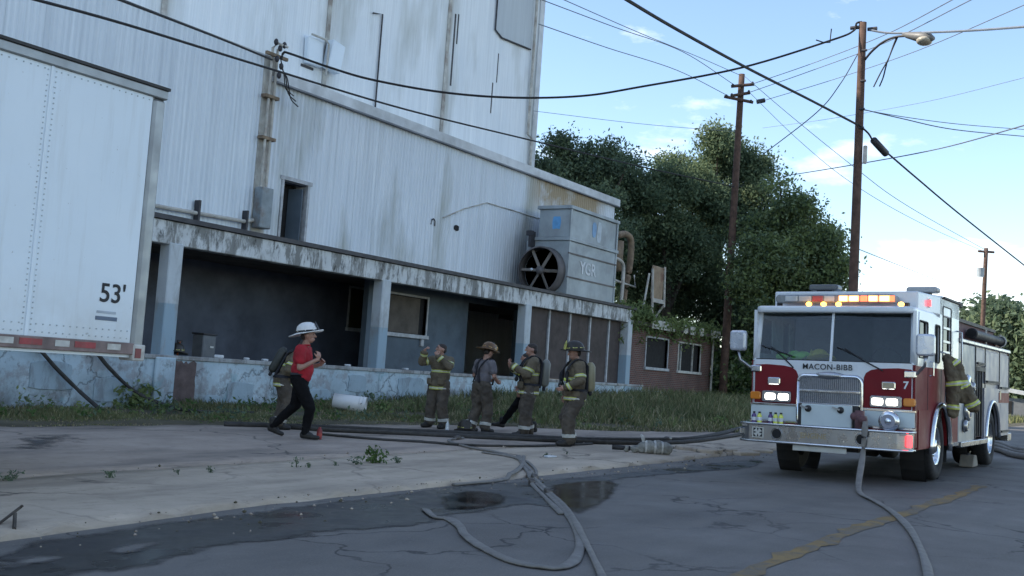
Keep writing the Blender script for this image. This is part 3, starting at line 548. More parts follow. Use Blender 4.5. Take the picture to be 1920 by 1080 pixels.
part('cross_pipe', MB().tube([(35.97, 18.55, 5.12), (36.9, 18.55, 5.06), (38.1, 18.6, 5.02), (38.02, 18.65, 5.5)], .045, 8), PALEPIPE, pb, smooth=True)
rf = thing('pipe_frame', (40.1, 18.8, 3.7), 'white leaning pipe frame with a rusty peeling panel on the brick annex roof', 'frame', world=True)
part('leg', MB().cyl((38.97, 18.7, 3.75), (39.5, 18.7, 5.72), .04), PALEPIPE, rf); part('leg', MB().cyl((40.02, 18.7, 3.75), (39.8, 18.7, 5.95), .05), PALEPIPE, rf); part('leg', MB().cyl((41.08, 18.7, 4.5), (40.95, 18.7, 6.15), .045), PALEPIPE, rf); part('leg', MB().cyl((41.08, 19.3, 3.75), (41.08, 18.7, 4.6), .045), PALEPIPE, rf)
part('rusty_panel', MB().box(39.92, 40.92, 18.72, 18.8, 4.75, 6.1), mat('flaking_tan', (.33, .25, .17), .85, var=.3, scale=2.5, space='world', dirt=(.15, .06, .045), dirtamt=.9), rf, bevel=.02)
part('lower_rail', MB().box(39.9, 41.0, 18.66, 18.74, 4.62, 4.78), PALEPIPE, rf)

# ---- brick annex
ba = thing('brick_annex', (41.5, 18.6, .8), 'small overgrown dark brick annex with two sliding windows beside the dock', 'annex', world=True); BY = 18.4
wh_save = wh; wh = ba
part('wall', wall_holes(MB(), 36.85, 45.7, .4, 3.55, [(38.95, 41.0, 2.0, 3.15), (42.1, 44.4, 1.98, 3.12)], BY, .25), BRICK, ba)
part('side_wall', MB().box(45.45, 45.7, BY+.25, 24, .4, 3.55), BRICK, ba); part('plinth', MB().box(36.9, 45.75, BY-.06, BY, .3, 1.08), DOCK, ba)
part('roof', MB().box(36.9, 45.95, BY-.25, 24, 3.55, 3.7), SOFFIT, ba)
for x0, x1 in ((38.8, 40.95), (41.9, 42.3), (42.6, 43.1), (43.6, 44.0), (44.9, 45.5), (45.55, 45.95)): part('fascia_board', MB().box(x0, x1, BY-.3, BY-.25, 3.5, 3.85), WHITETAPE, ba, bevel=.01)
window(38.95, 41.0, 2.0, 3.15, BY, SOOT); window(42.1, 44.4, 1.98, 3.12, BY, SOOT, (42.5, 43.75), fmat=WHITETAPE)
part('sash', MB().box(42.14, 42.46, BY+.08, BY+.095, 2.0, 3.1), glass('pale_pane', (.5, .55, .6)), ba); part('downpipe', MB().cyl((45.6, BY-.1, 1), (45.6, BY-.1, 3.5), .05), PALEPIPE, ba)
wh = wh_save

# ---- semi-trailer
TYF, TX1, TL = 9.4, 7.66, 14.6
tr = thing('semi_trailer', (0, TYF+1.3, float(G(0, 10.6))), "long white riveted box trailer marked 53' parked in front of the dock", 'trailer', world=True)
zb, zt = 1.45, 4.05
part('box_core', MB().box(TX1-TL, TX1-.03, TYF+.03, TYF+2.57, 1.3, 4.1), WHITEPAINT, tr)
xe = [TX1-.16, 6.29]
while xe[-1] > TX1-TL+1.3: xe.append(xe[-1]-1.23)
def trailer_skin():
    m, nt, b = NT('trailer_skin'); w = coord(nt, 'world'); c = ramp(nt, noise(nt, w, .8, 4), .3, .7, (.66, .745, .81), (.71, .79, .85))
    c = mix(nt, mul(nt, ramp(nt, noise(nt, coord(nt, 'world', (7, 7, .5)), 1.0, 5, .65), .52, .75), .35), c, (.42, .44, .43))
    z = nd(nt, 'ShaderNodeSeparateXYZ', {0: nd(nt, 'ShaderNodeNewGeometry').outputs['Position']}).outputs['Z']
    film = mul(nt, ramp(nt, nd(nt, 'ShaderNodeMapRange', {0: z, 1: 2.1, 2: 1.45}).outputs[0], 0, 1), ramp(nt, noise(nt, w, 2.6, 6, .65), .25, .7)); c = mix(nt, mul(nt, film, .55), c, (.46, .45, .41))
    c = mix(nt, ramp(nt, noise(nt, w, 16, 3), .72, .76, 0, .5), c, (.22, .21, .2)); setc(nt, b, c); b.inputs['Roughness'].default_value = .42
    bump(nt, b, noise(nt, w, 2.2, 3, .4), .5, .03); return m
SKINT = trailer_skin()
RIV = mat('rivet', (.4, .45, .48), .5, .5)
for b, a in zip(xe, xe[1:]):
    p_ = part('side_panel', MB().box(a+.012, b-.012, TYF, TYF+.04, zb, zt), SKINT, tr, bevel=.004)
    rv = MB()
    for z in np.arange(zb+.06, zt-.04, .052):
        for dx in (-.045, .045):
            if a > 0: rv.cyl((a+dx, TYF-.006, z), (a+dx, TYF+.003, z), .008, n=6)
    for x in np.arange(a+.1, b-.06, .075):
        for z in (zb+.045, zb+.12, zt-.04):
            if a > 0: rv.cyl((x, TYF-.006, z), (x, TYF+.003, z), .008, n=6)
    if rv.v: o = rv.build('rivet_rows', RIV); o.parent = p_; o['kind'] = 'stuff'
    part('seam_post', MB().box(a-.018, a+.018, TYF-.012, TYF+.01, zb, zt), WHITEPAINT, tr, bevel=.004)
part('top_rail', MB().box(TX1-TL, TX1, TYF-.03, TYF+.06, zt, 4.15), ALU, tr, bevel=.012); part('top_lip', MB().box(TX1-TL, TX1+.012, TYF-.045, TYF+.05, 4.15, 4.18), DARKSTEEL, tr)
part('bottom_rail', MB().box(TX1-TL, TX1-.12, TYF-.02, TYF+.06, 1.33, zb), mat('grimy_rail', (.2, .15, .14), .7, var=.4, scale=5), tr, bevel=.008)
part('corner_post', MB().box(TX1-.155, TX1, TYF-.012, TYF+.2, 1.4, zt), ALU, tr, bevel=.03)
part('end_wall', MB().box(TX1-.06, TX1-.01, TYF+.2, TYF+2.58, 1.3, 4.1), ALU, tr)
for i, x in enumerate(np.arange(TX1-.3, 0, -.3)):
    part('tape', MB().box(x-.24 if i % 2 else x-.16, x, TYF-.026, TYF-.022, 1.37, 1.43), REDTAPE if i % 2 else WHITETAPE, tr)
part('corner_casting', MB().box(TX1-.14, TX1+.01, TYF-.03, TYF+.2, 1.27, 1.44), WHITETAPE, tr, bevel=.01); part('corner_lamp', MB().box(TX1-.12, TX1-.05, TYF-.04, TYF-.03, 1.3, 1.4), mat('dull_lamp', (.2, .05, .05), .5), tr)
o = link('number', text_mesh('number', "53'", .27, BLACK, .001, .003), tr); o.location = (7.22, TYF-.004, 1.93); o.rotation_euler = (math.pi/2, 0, 0)
part('sticker', MB().box(7.04, 7.3, TYF-.004, TYF-.001, 1.66, 1.7), mat('sticker_grey', (.1, .14, .2), .5), tr); part('sticker', MB().box(7.05, 7.28, TYF-.004, TYF-.001, 1.73, 1.755), mat('sticker_pale', (.35, .4, .45), .5), tr)
part('chassis_beam', MB().box(TX1-TL+.3, 4.2, TYF+.75, TYF+.85, 1.05, 1.3).box(TX1-TL+.3, 4.2, TYF+1.75, TYF+1.85, 1.05, 1.3), DARKSTEEL, tr)
def ground_wheels(xa, y0, y1, tread):
    for x in xa:
        z = float(G(x, 10.6))
        part('axle', MB().cyl((x, y0+.2, z+.52), (x, y1-.2, z+.52), .08), DARKSTEEL, tr)
        for y in (y0+.16, y0+.5, y1-.5, y1-.16): part('wheel', MB().lathe([(.28, -.12), (.46, -.13), (.52, -.1), (.52, .1), (.46, .13), (.28, .12), (.28, -.12)], 28, Matrix.Translation((x, y, z+.52)) @ Matrix.Rotation(math.pi/2, 4, 'X')), BLACKRUB, tr, smooth=True)
ground_wheels((1.6, .25), TYF, TYF+2.6, .3)
for y in (TYF+.6, TYF+2.0): part('landing_leg', MB().box(-4.1, -3.95, y, y+.15, float(G(-4, 10.6)), 1.3), DARKSTEEL, tr)
# ---- utility poles, street lamp, cables
def up(p): return (p[0], p[1], p[2])
def utility_pole(base, top, r0, r1, label):
    o = thing('utility_pole', up(base), label, 'utility pole', 'wooden utility poles', world=True)
    b, t = np.array(base), np.array(top); n = 9
    part('shaft', MB().tube([tuple(b-np.array([0, 0, .6])+(t-b+np.array([0, 0, .6]))*i/n) for i in range(n+1)], [r0+(r1-r0)*i/n for i in range(n+1)], 14), POLE, o, smooth=True)
    return o
p1t, p1m = at(1618, 42, 30), at(1600, 545, 30); k = (p1m[2]-.25)/(p1t[2]-p1m[2]); p1b = p1m+(p1m-p1t)*k
pole1 = utility_pole(p1b, p1t, .15, .1, 'brown wooden utility pole carrying the street lamp behind the fire engine')
for px_, py_, s in ((1612, 51, -1), (1627, 55, 1)): c = at(px_, py_, 30); part('insulator', MB().cyl(c, c+np.array([.0, -.25*s, 0]), .05), DARKMET, pole1)
c = at(1620, 270, 29.85); part('riser_guard', MB().obox(at(1622, 290, 29.8), (.1, .1, .5)), PALEPIPE, pole1, bevel=.02)
for py_ in (95, 152, 205, 240): c = at(1618-(py_-42)*.04, py_, 29.9); part('bolt', MB().cyl(c+np.array([0, -.14, 0]), c+np.array([0, .0, 0]), .035, n=8), DARKMET, pole1)
p2t = at(1391, 139, 48); p2b = at(1362, 620, 48); k = (p2b[2]-1.0)/(p2t[2]-p2b[2]); p2b = p2b+(p2b-p2t)*k
pole2 = utility_pole(p2b, p2t, .19, .13, 'dark wooden utility pole with short crossarms standing among the trees')
for (xa, ya, xb, yb) in ((1371, 162, 1414, 158), (1370, 180, 1406, 174), (1358, 181, 1412, 192)):
    part('crossarm', MB().cyl(at(xa, ya, 47.8), at(xb, yb, 47.8), .07, n=8), POLE, pole2)
for (xa, ya) in ((1374, 158), (1411, 154), (1372, 176), (1404, 170), (1362, 178), (1408, 188)): part('insulator', MB().ell(at(xa, ya+2, 47.75), (.06, .06, .08), 8, 6), DARKMET, pole2)
part('line_fuse', MB().cyl(at(1419, 191, 47.8), at(1434, 188, 47.8), .1, n=8), DARKMET, pole2)
p3t = at(1849, 465, 82); p3b = at(1844, 575, 82); k = (p3b[2]-1.2)/(p3t[2]-p3b[2]); p3b = p3b+(p3b-p3t)*k
pole3 = utility_pole(p3b, p3t, .2, .15, 'far utility pole with a transformer can, rising over the trees behind the engine')
part('crossarm', MB().cyl(at(1834, 471, 82), at(1864, 473, 82), .09, n=8), POLE, pole3); part('transformer', MB().cyl(at(1839, 502, 81.6), at(1838, 519, 81.6), .26), GALV, pole3)
sl = thing('street_lamp', up(at(1622, 112, 30)), 'cobra-head street lamp on a curved arm with wires hanging from it', 'street lamp', world=True)
part('arm', MB().tube(smooth_path([at(1620, 114, 30), at(1634, 97, 29.6), at(1654, 80, 29.2), at(1676, 70, 28.9), at(1700, 67, 28.6)], 5), .032, 8), DARKMET, sl, smooth=True)
h0, h1, h2 = at(1694, 65, 28.7), at(1722, 69, 28.3), at(1750, 72, 27.9)
part('lamp_head', MB().tube([h0, h0*.7+h1*.3, h1, h1*.4+h2*.6, h2], [.06, .11, .17, .2, .07], 12, sz=.75), mat('lamp_grey', (.15, .15, .145), .5, space='world'), sl, smooth=True)
part('lens', MB().ell(at(1733, 77, 28.1), (.26, .2, .11), 12, 7), mat('lamp_lens', (.42, .38, .3), .35, space='world'), sl, smooth=True); part('photocell', MB().cyl(at(1727, 60, 28.2), at(1727, 66, 28.2), .06), DARKMET, sl)
for pts in ([(1682, 68), (1675, 85), (1666, 110), (1652, 135), (1638, 163)], [(1684, 68), (1672, 95), (1662, 122), (1656, 145), (1649, 162)]): part('hanging_wire', MB().tube(smooth_path([at(a, b, 28.9) for a, b in pts], 4), .02, 6), CABLE, sl)
def cable(pts, r, label, m=None, extra=None):
    P = smooth_path([at(*p) for p in pts], 8); o = MB().tube(P, r, 6).build('overhead_cable', m or CABLE)
    tag(o, label, 'cable', 'overhead cables'); return o
cable([(1130, -28, 17), (1260, 50, 20), (1400, 127, 23.6), (1520, 188, 27), (1608, 234, 29.8)], .03, 'thick black cable descending steeply from the top of the sky to the lamp pole')
cb2 = thing('overhead_cable', up(at(1650, 275, 30)), 'thick black cable with a splice case running down from the lamp pole', 'cable', 'overhead cables', world=True)
part('strand', MB().tube(smooth_path([at(1610, 234, 29.8), at(1628, 250, 30), at(1640, 268, 30.2), at(1665, 288, 30.8), at(1720, 335, 32.5), at(1800, 402, 36), at(1935, 509, 44)], 8), .026, 6), CABLE, cb2)
part('splice_case', MB().cyl(at(1638, 263, 30.1), at(1661, 288, 30.6), .1, n=10), DARKMET, cb2, smooth=True)
dm = 27.3
cb3 = thing('overhead_cable', up(at(960, 183, 28)), 'heavy sagging cable between the corner mast and the top of the lamp pole', 'cable', 'overhead cables', world=True)
part('strand', MB().tube(smooth_path([at(527, 112, dm), at(532, 99, dm), at(545, 101, dm), at(620, 127, dm+.2), at(700, 150, dm+.5), at(830, 173, dm+.9), at(960, 183, dm+1.3), at(1090, 180, dm+1.7), at(1200, 163, 29.2), at(1390, 127, 29.5), at(1560, 75, 29.9), at(1600, 58, 30), at(1606, 44, 30), at(1616, 41, 30)], 8), .03, 6), CABLE, cb3)
part('tie', MB().tube([at(1530, 75, 29.85), at(1545, 80, 29.85), at(1556, 80, 29.9), at(1559, 54, 29.9)], .018, 5), CABLE, cb3)
cable([(190, -14, 16), (320, 36, 20), (420, 75, 24), (510, 112, dm)], .026, 'cable running over the corrugated wall down to the corner mast')
cable([(40, -8, 16), (240, 47, 19), (500, 127, 24), (760, 205, 30), (1000, 264, 36), (1200, 312, 42), (1376, 350, 47.7)], .026, 'long cable crossing the white building towards the pole among the trees')
for i, (pts, r, lb) in enumerate([
    ([(985, -12, 30), (1150, 50, 36), (1280, 97, 42), (1378, 160, 47.8)], .02, 'thin line reaching the upper crossarm of the pole among the trees'),
    ([(1010, 45, 30), (1140, 90, 36), (1270, 132, 42), (1366, 180, 47.8)], .02, 'thin line reaching the lowest crossarm of the pole among the trees'),
    ([(1040, -8, 30), (1200, 62, 37), (1310, 107, 43), (1390, 142, 47.8)], .018, 'thin line ending at the very top of the pole among the trees'),
    ([(1000, 208, 42), (1200, 232, 45), (1378, 247, 47.8)], .014, 'faint wire passing the tall building towards the tree-side pole, low on its shaft'),
    ([(1412, 157, 47.8), (1520, 120, 42), (1660, 65, 34), (1800, -8, 27)], .02, 'thin line rising from the upper crossarm past the lamp pole'),
    ([(1406, 173, 47.8), (1520, 133, 42), (1660, 80, 34), (1830, -5, 27)], .02, 'thin line rising from the middle crossarm past the lamp pole'),
    ([(1434, 188, 47.8), (1560, 150, 42), (1720, 95, 34), (1935, 3, 26)], .018, 'faint line rising from the line fuse behind the street lamp'),
    ([(1396, 143, 47.8), (1480, 215, 46), (1600, 312, 44), (1700, 385, 46), (1850, 470, 60)], .018, 'line slanting down from the pole top among the trees'),
    ([(1404, 172, 47.8), (1500, 265, 47), (1600, 345, 47), (1730, 420, 52), (1846, 472, 82)], .016, 'faint line slanting down from the middle crossarm to the far pole'),
    ([(1612, 95, 30), (1575, 158, 31), (1530, 212, 32.5), (1430, 290, 36)], .022, 'guy wire leading down and back from the lamp pole'),
    ([(1465, 331, 44), (1600, 309, 34), (1760, 279, 28), (1935, 231, 22)], .022, 'single cable crossing behind the lamp pole near the splice case'),
    ([(1618, 205, 30), (1690, 222, 31), (1790, 243, 33), (1935, 257, 37)], .022, 'lower cable of a pair leaving the lamp pole, nearly level'),
    ([(1618, 206, 30), (1700, 220, 31), (1800, 233, 33), (1935, 244, 37)], .016, 'upper cable of a pair leaving the lamp pole, nearly level'),
    ([(1628, 56, 30), (1672, 62, 29.3), (1760, 60, 27.5), (1840, 56, 26), (1935, 49, 24)], .045, 'thick cable passing just over the street lamp head'),
    ([(1607, 466, 30), (1700, 503, 45), (1845, 560, 82)], .018, 'low thin line from the lamp pole to the far transformer pole'),
    ([(1430, 240, 50), (1560, 222, 46), (1740, 190, 40), (1935, 142, 32)], .012, 'faint high wire far behind the lamp pole')]):
    cable(pts, r*.7, lb, mat('cable_pale', (.13, .16, .2), .6) if i == 0 else bpy.data.materials['cable_pale'])

# ---- foliage
LEAFA = leafmat('leaf_dark', (.085, .125, .08), (.14, .19, .11)); LEAFB = leafmat('leaf_mid', (.1, .145, .065), (.2, .25, .1)); LEAFC = leafmat('leaf_bluegreen', (.085, .125, .09), (.145, .195, .125)); LEAFD = leafmat('leaf_bright', (.06, .11, .035), (.11, .17, .06))
LEAFE = leafmat('leaf_pale', (.14, .19, .11), (.2, .25, .14)); LEAFF = leafmat('leaf_deep', (.06, .095, .06), (.09, .135, .08))  # paler and deeper greens dealt out to random leaf clusters
BARK = mat('bark', (.06, .05, .04), .95, var=.4, scale=4, space='world', bmp=.6)
def leaves(centres, per, spread, size, rg, flat=.6):
    n = len(centres)*per; c = np.repeat(centres, per, 0)+rg.normal(0, 1, (n, 3))*spread*np.array([1, 1, .75])
    d = rg.normal(0, 1, (n, 3)); d /= np.linalg.norm(d, axis=1)[:, None]; e = rg.normal(0, 1, (n, 3)); e[:, 2] *= flat; e -= d*(e*d).sum(1)[:, None]; e /= np.linalg.norm(e, axis=1)[:, None]
    nn = np.cross(d, e); s = (size*rg.uniform(.55, 1.35, n))[:, None]
    V = np.stack([c-d*s, c-e*s*.5+nn*s*.12, c+d*s, c+e*s*.5+nn*s*.12], 1).reshape(-1, 3); return V, np.arange(n*4).reshape(-1, 4)
def tree(base, height, lobes, nclus, label, m, seed, size=.09, per=42, spread=.34, trunk=.28, group='trees behind the warehouse', name='leafy_tree'):
    rg = np.random.default_rng(seed); b = np.array([base[0], base[1], float(G(min(base[0], 200), min(base[1], 40)))]); o = thing(name, up(b), label, 'tree', group, world=True)
    vol = np.array([l[1][0]*l[1][1]*l[1][2] for l in lobes])**.67; pick = rg.choice(len(lobes), nclus, p=vol/vol.sum()); cs = []
    tips = []
    for c, r in lobes:
        d = rg.normal(0, 1, (20, 3)); d /= np.linalg.norm(d, axis=1)[:, None]; tips.append((np.array(c)+d*np.array(r)*rg.uniform(.4, 1.18, (20, 1)), np.array(r)))
    for i in pick:
        tp, r = tips[i]; cs.append(b+tp[rg.integers(20)]+rg.normal(0, 1, 3)*r*np.array([.15, .15, .1]))
    cs = np.array(cs); cs = cs[cs[:, 2] > b[2]+.25]; V, Fq = leaves(cs, per, spread, size, rg); mi_ = np.repeat(rg.choice(3, len(cs), p=[.6, .25, .15]), per); link('crown', raw_mesh('crown', V, Fq, [m, LEAFE, LEAFF], mi_), o)
    mb = MB(); cr = b+np.array(lobes[0][0]); mb.tube(smooth_path([b-np.array([0, 0, .4]), b*.7+cr*.3+rg.normal(0, .15, 3)*[1, 1, 0], b*.35+cr*.65, cr], 4), list(np.linspace(trunk, trunk*.35, 13)), 9)
    part('trunk', mb, BARK, o, smooth=True); lm = MB()
    for l in lobes:
        e = b+np.array(l[0])+np.array([0, 0, l[1][2]*.3]); s0 = b*.6+cr*.4
        lm.tube(smooth_path([s0, s0*.5+e*.5+rg.normal(0, .3, 3), e], 4), list(np.linspace(trunk*.5, .03, 9)), 6)
    part('limbs', lm, BARK, o, smooth=True); return o
def tree_px(px_, py_top, depth, w_px, lobes_px, nclus, label, m, seed, **k):
    """crown lobes given as (px, py, half width px, half height px) on the sight line at that depth"""
    b = at(px_, 700, depth); g = float(G(min(b[0], 200), min(b[1], 40))); L = []
    for (x, y, hw, hh) in lobes_px:
        c = at(x, y, depth+np.random.default_rng(seed+int(x)).uniform(-1.5, 1.5)); s = depth/F_PX; L.append((tuple(c-np.array([b[0], b[1], g])), (hw*s, hw*s*.95, hh*s)))
    return tree((b[0], b[1]), 10, L, nclus, label, m, seed, **k)
tree_px(1080, 245, 50, 0, [(1075, 330, 62, 42), (1015, 330, 30, 40), (1125, 318, 40, 32), (1175, 350, 34, 40), (1110, 430, 80, 70), (1050, 278, 22, 20), (1148, 282, 16, 18), (1105, 290, 14, 14), (1180, 305, 14, 14)], 1500, 'loose-crowned tree rising behind the warehouse roof, nearest the white tall building', LEAFC, 11)
tree_px(1250, 290, 53, 0, [(1255, 350, 40, 38), (1305, 345, 32, 34), (1240, 430, 78, 70), (1215, 490, 65, 70), (1310, 420, 55, 55), (1258, 308, 24, 12)], 1400, 'dark tree with drooping sprays between the loose tree and the dark pole', LEAFA, 12)
tree_px(1345, 240, 55, 0, [(1345, 305, 38, 40), (1405, 335, 36, 42), (1345, 390, 60, 55), (1420, 410, 50, 48), (1346, 266, 32, 18), (1300, 480, 55, 60), (1398, 290, 18, 14)], 1500, 'tallest tree of the wood, its crown behind the top of the dark pole', LEAFA, 13)
tree_px(1480, 370, 47, 0, [(1470, 440, 50, 50), (1525, 465, 40, 44), (1430, 510, 55, 70), (1500, 545, 62, 50), (1555, 510, 26, 34), (1490, 392, 30, 22), (1545, 440, 18, 16), (1462, 345, 12, 12), (1562, 550, 20, 20)], 1600, 'bright green tree leaning over the road behind the fire engine', LEAFB, 14)
tree_px(1200, 480, 56, 0, [(1190, 500, 55, 60), (1270, 530, 70, 50), (1350, 560, 60, 55), (1405, 600, 45, 60), (1230, 570, 60, 35)], 1500, 'low dark undergrowth tree behind the brick annex', LEAFA, 15)
tree_px(1440, 600, 54, 0, [(1425, 640, 45, 50), (1455, 600, 50, 65), (1500, 620, 50, 50), (1420, 560, 45, 40)], 1200, 'dense low tree filling the gap between brick annex and fire engine', LEAFC, 16)
tree_px(1380, 660, 49, 0, [(1375, 690, 22, 36), (1398, 700, 24, 34), (1362, 715, 12, 24), (1388, 660, 16, 16), (1380, 735, 30, 12)], 380, 'bright leafy shrub at the corner of the brick annex', LEAFD, 17, size=.12, trunk=.08, spread=.25, name='shrub', group='shrubs')
tree_px(1815, 590, 92, 0, [(1815, 622, 24, 34), (1830, 660, 30, 30), (1800, 650, 20, 30), (1822, 705, 34, 30)], 560, 'far dark tree just above the engine hose bed', LEAFC, 18, size=.26, spread=.6, group='trees beyond the engine')
tree_px(1878, 568, 88, 0, [(1878, 606, 36, 34), (1900, 640, 34, 36), (1862, 640, 28, 36), (1890, 690, 40, 40), (1870, 590, 22, 20), (1915, 665, 30, 50)], 800, 'far round-headed tree beside the far transformer pole', LEAFC, 19, size=.26, spread=.6, group='trees beyond the engine')
tree_px(1960, 600, 85, 0, [(1960, 650, 40, 50), (1950, 700, 40, 50), (1990, 640, 40, 40)], 600, 'far tree at the edge of the road past the engine tail', LEAFA, 20, size=.26, spread=.6, group='trees beyond the engine')
rv = np.random.default_rng(5)                                     # creeper over the annex roof
vx = np.concatenate([rv.uniform(36.8, 46.2, 230), rv.uniform(36.3, 38.7, 120)]); vn = len(vx)
vc = np.stack([vx, rv.uniform(BY-.35, BY+.35, vn), 3.72+rv.normal(0, .18, vn)+np.where(vx < 38.9, .15, 0)], 1); vc[::7, 2] -= rv.uniform(.1, .5, len(vc[::7])); vc[::7, 1] = BY-.12
V, Fq = leaves(vc, 14, .16, .085, rv); tag(link('creeper', raw_mesh('creeper', V, Fq, [LEAFB])), 'green creeper spreading over the roof edge of the brick annex', 'creeper', kind='stuff')
# wood floor brush along the back
rb = np.random.default_rng(6); bx = rb.uniform(45.5, 75, 900); by = 10.6+rb.uniform(0, 14, 900)+(bx-45)*.1; bc = np.stack([bx, by, G(bx, by)+rb.uniform(.0, 1.3, 900)*np.clip((by-10.5)/5, .15, 1)], 1)
V, Fq = leaves(bc, 16, .4, .14, rb); tag(link('undergrowth', raw_mesh('undergrowth', V, Fq, [LEAFB])), 'rough green undergrowth below the trees', 'undergrowth', kind='stuff')

# ---- grass and weeds
GR = [mat('grass_olive', (.15, .155, .065), .9, var=.3, scale=.5, space='world'), mat('grass_green', (.11, .13, .055), .9, var=.3, scale=.5, space='world'), mat('grass_straw', (.32, .275, .165), .9, var=.3, scale=.5, space='world')]
def blades(x, y, h, w, lean, rg, mi):
    n = len(x); z = G(x, y)-.02; a = rg.uniform(0, 2*math.pi, n); dx, dy = np.cos(a), np.sin(a); l = h*rg.uniform(.1, 1, n)*lean; b = rg.uniform(0, 2*math.pi, n); lx, ly = np.cos(b)*l, np.sin(b)*l
    V = np.stack([np.stack([x-dx*w, y-dy*w, z], 1), np.stack([x+dx*w, y+dy*w, z], 1), np.stack([x+lx*.35+dx*w*.7, y+ly*.35+dy*w*.7, z+h*.6], 1), np.stack([x+lx*.35-dx*w*.7, y+ly*.35-dy*w*.7, z+h*.6], 1), np.stack([x+lx, y+ly, z+h], 1)], 1).reshape(-1, 3)
    i = np.arange(n)*5; Fq = np.concatenate([np.stack([i, i+1, i+2], 1), np.stack([i, i+2, i+3], 1), np.stack([i+3, i+2, i+4], 1)]); return V, Fq, np.tile(mi, 3)
rg = np.random.default_rng(3); N = 125000
x = rg.uniform(4, 46, N); gy = grass_y(x); y = gy-.05+(18.1-gy)*rg.uniform(0, 1, N)
cl = np.sin(x*1.7+np.sin(y*2.1))+np.sin(y*2.7+x*.6)+rg.normal(0, .5, N); keep = (cl > -.9) & ~((y-gy < .35) & (rg.uniform(0, 1, N) < .5)); x, y, cl, gy = x[keep], y[keep], cl[keep], gy[keep]
t = np.clip((y-gy)/2.0, .25, 1); right = np.clip((x-18)/9, 0, 1)
h = (.045+.1*np.clip(cl*.5+.4, 0, 1.6)+right*.2*np.clip(rg.normal(1, .4, len(x)), .3, 2))*t*rg.uniform(.6, 1.3, len(x))
p2 = np.clip(.35-.2*np.clip(cl, -1, 1)+.35*(t < .4), .05, .9); u = rg.uniform(0, 1, len(x)); green = .3+.3*(t > .8)*right+.25*(np.sin(x*.9)>.4); mi = np.where(u < p2*.5, 2, np.where(u < p2*.5+green, 1, 0))
V, Fq, mm = blades(x, y, h, .011+.004*right, .8, rg, mi); tag(link('tall_grass', raw_mesh('tall_grass', V, Fq, GR, mm)), 'rough dry grass along the foot of the dock wall', 'grass', kind='stuff')
bw = np.random.default_rng(31); bx = bw.uniform(5, 46, 520); bgy = grass_y(bx); by = bgy+.1+(18-bgy)*bw.uniform(0, 1, 520); bc = np.stack([bx, by, G(bx, by)+bw.uniform(.03, .22, 520)], 1); bc = bc[(np.sin(bx*2.3)+np.sin(by*3.1+bx)) > -.4]
V, Fq = leaves(bc, 16, .09, .05, bw); tag(link('broadleaf_weeds', raw_mesh('broadleaf_weeds', V, Fq, [LEAFD, LEAFB, LEAFC], np.repeat(bw.choice(3, len(bc)), 16))), 'broadleaf weeds scattered through the dry grass', 'weeds', kind='stuff')
gr_ = np.random.default_rng(32); ng = 650; gx = gr_.uniform(3, 27, ng); off = gr_.normal(-.25, .35, ng); isk = gr_.uniform(0, 1, ng) < .8; gy2 = np.where(isk, kerb_y(gx)+np.minimum(off, .02), walk_y(gx)+gr_.normal(0, .09, ng)); sz = gr_.gamma(2, .0042, ng)+.003; cp = np.stack([gx, gy2, G(gx, gy2)+sz*.4], 1)
oc = np.array([(1, 0, 0), (-1, 0, 0), (0, 1, 0), (0, -1, 0), (0, 0, .7), (0, 0, -.7)]); of = np.array([(0, 2, 4), (2, 1, 4), (1, 3, 4), (3, 0, 4), (2, 0, 5), (1, 2, 5), (3, 1, 5), (0, 3, 5)]); V = (cp[:, None]+oc[None]*sz[:, None, None]*gr_.uniform(.6, 1.3, (ng, 6, 1))).reshape(-1, 3)
tag(link('gravel', raw_mesh('gravel', V, (np.arange(ng)[:, None, None]*6+of[None]).reshape(-1, 3), [PAVE, WALK, EARTH], np.repeat(gr_.choice(3, ng), 8))), 'loose grit and gravel along the kerb and the pavement joint', 'gravel', kind='stuff')
N = 26000; x = rg.uniform(44, 120, N); y = kerb_y(x)+.6+rg.uniform(0, 1, N)**1.3*16; V, Fq, mm = blades(x, y, rg.uniform(.15, .5, N), .03, .7, rg, rg.choice(3, N, p=[.45, .45, .1])); tag(link('verge_grass', raw_mesh('verge_grass', V, Fq, GR, mm)), 'green grass verge beyond the fire engine', 'grass', kind='stuff')
def weed(pxx, pyy, h, n, m, seed, label, g='weeds in the pavement joints'):
    rg = np.random.default_rng(seed); b = gp(pxx, pyy); mb_c = b+np.stack([rg.normal(0, h*.55, n), rg.normal(0, h*.35, n), rg.uniform(.05, 1, n)*h], 1); V, Fq = leaves(mb_c, 5, h*.13, h*.16, rg); o = thing('weed', up(b), label, 'weed', g, world=True); link('foliage', raw_mesh('foliage', V, Fq, m), o)
    st = MB()
    for i in range(5): e = mb_c[i*3 % n]; st.tube([b-np.array([0, 0, .02]), b*.5+e*.5+np.array([0, 0, .03]), e], [.006, .005, .003], 4)
    part('stems', st, m, o)
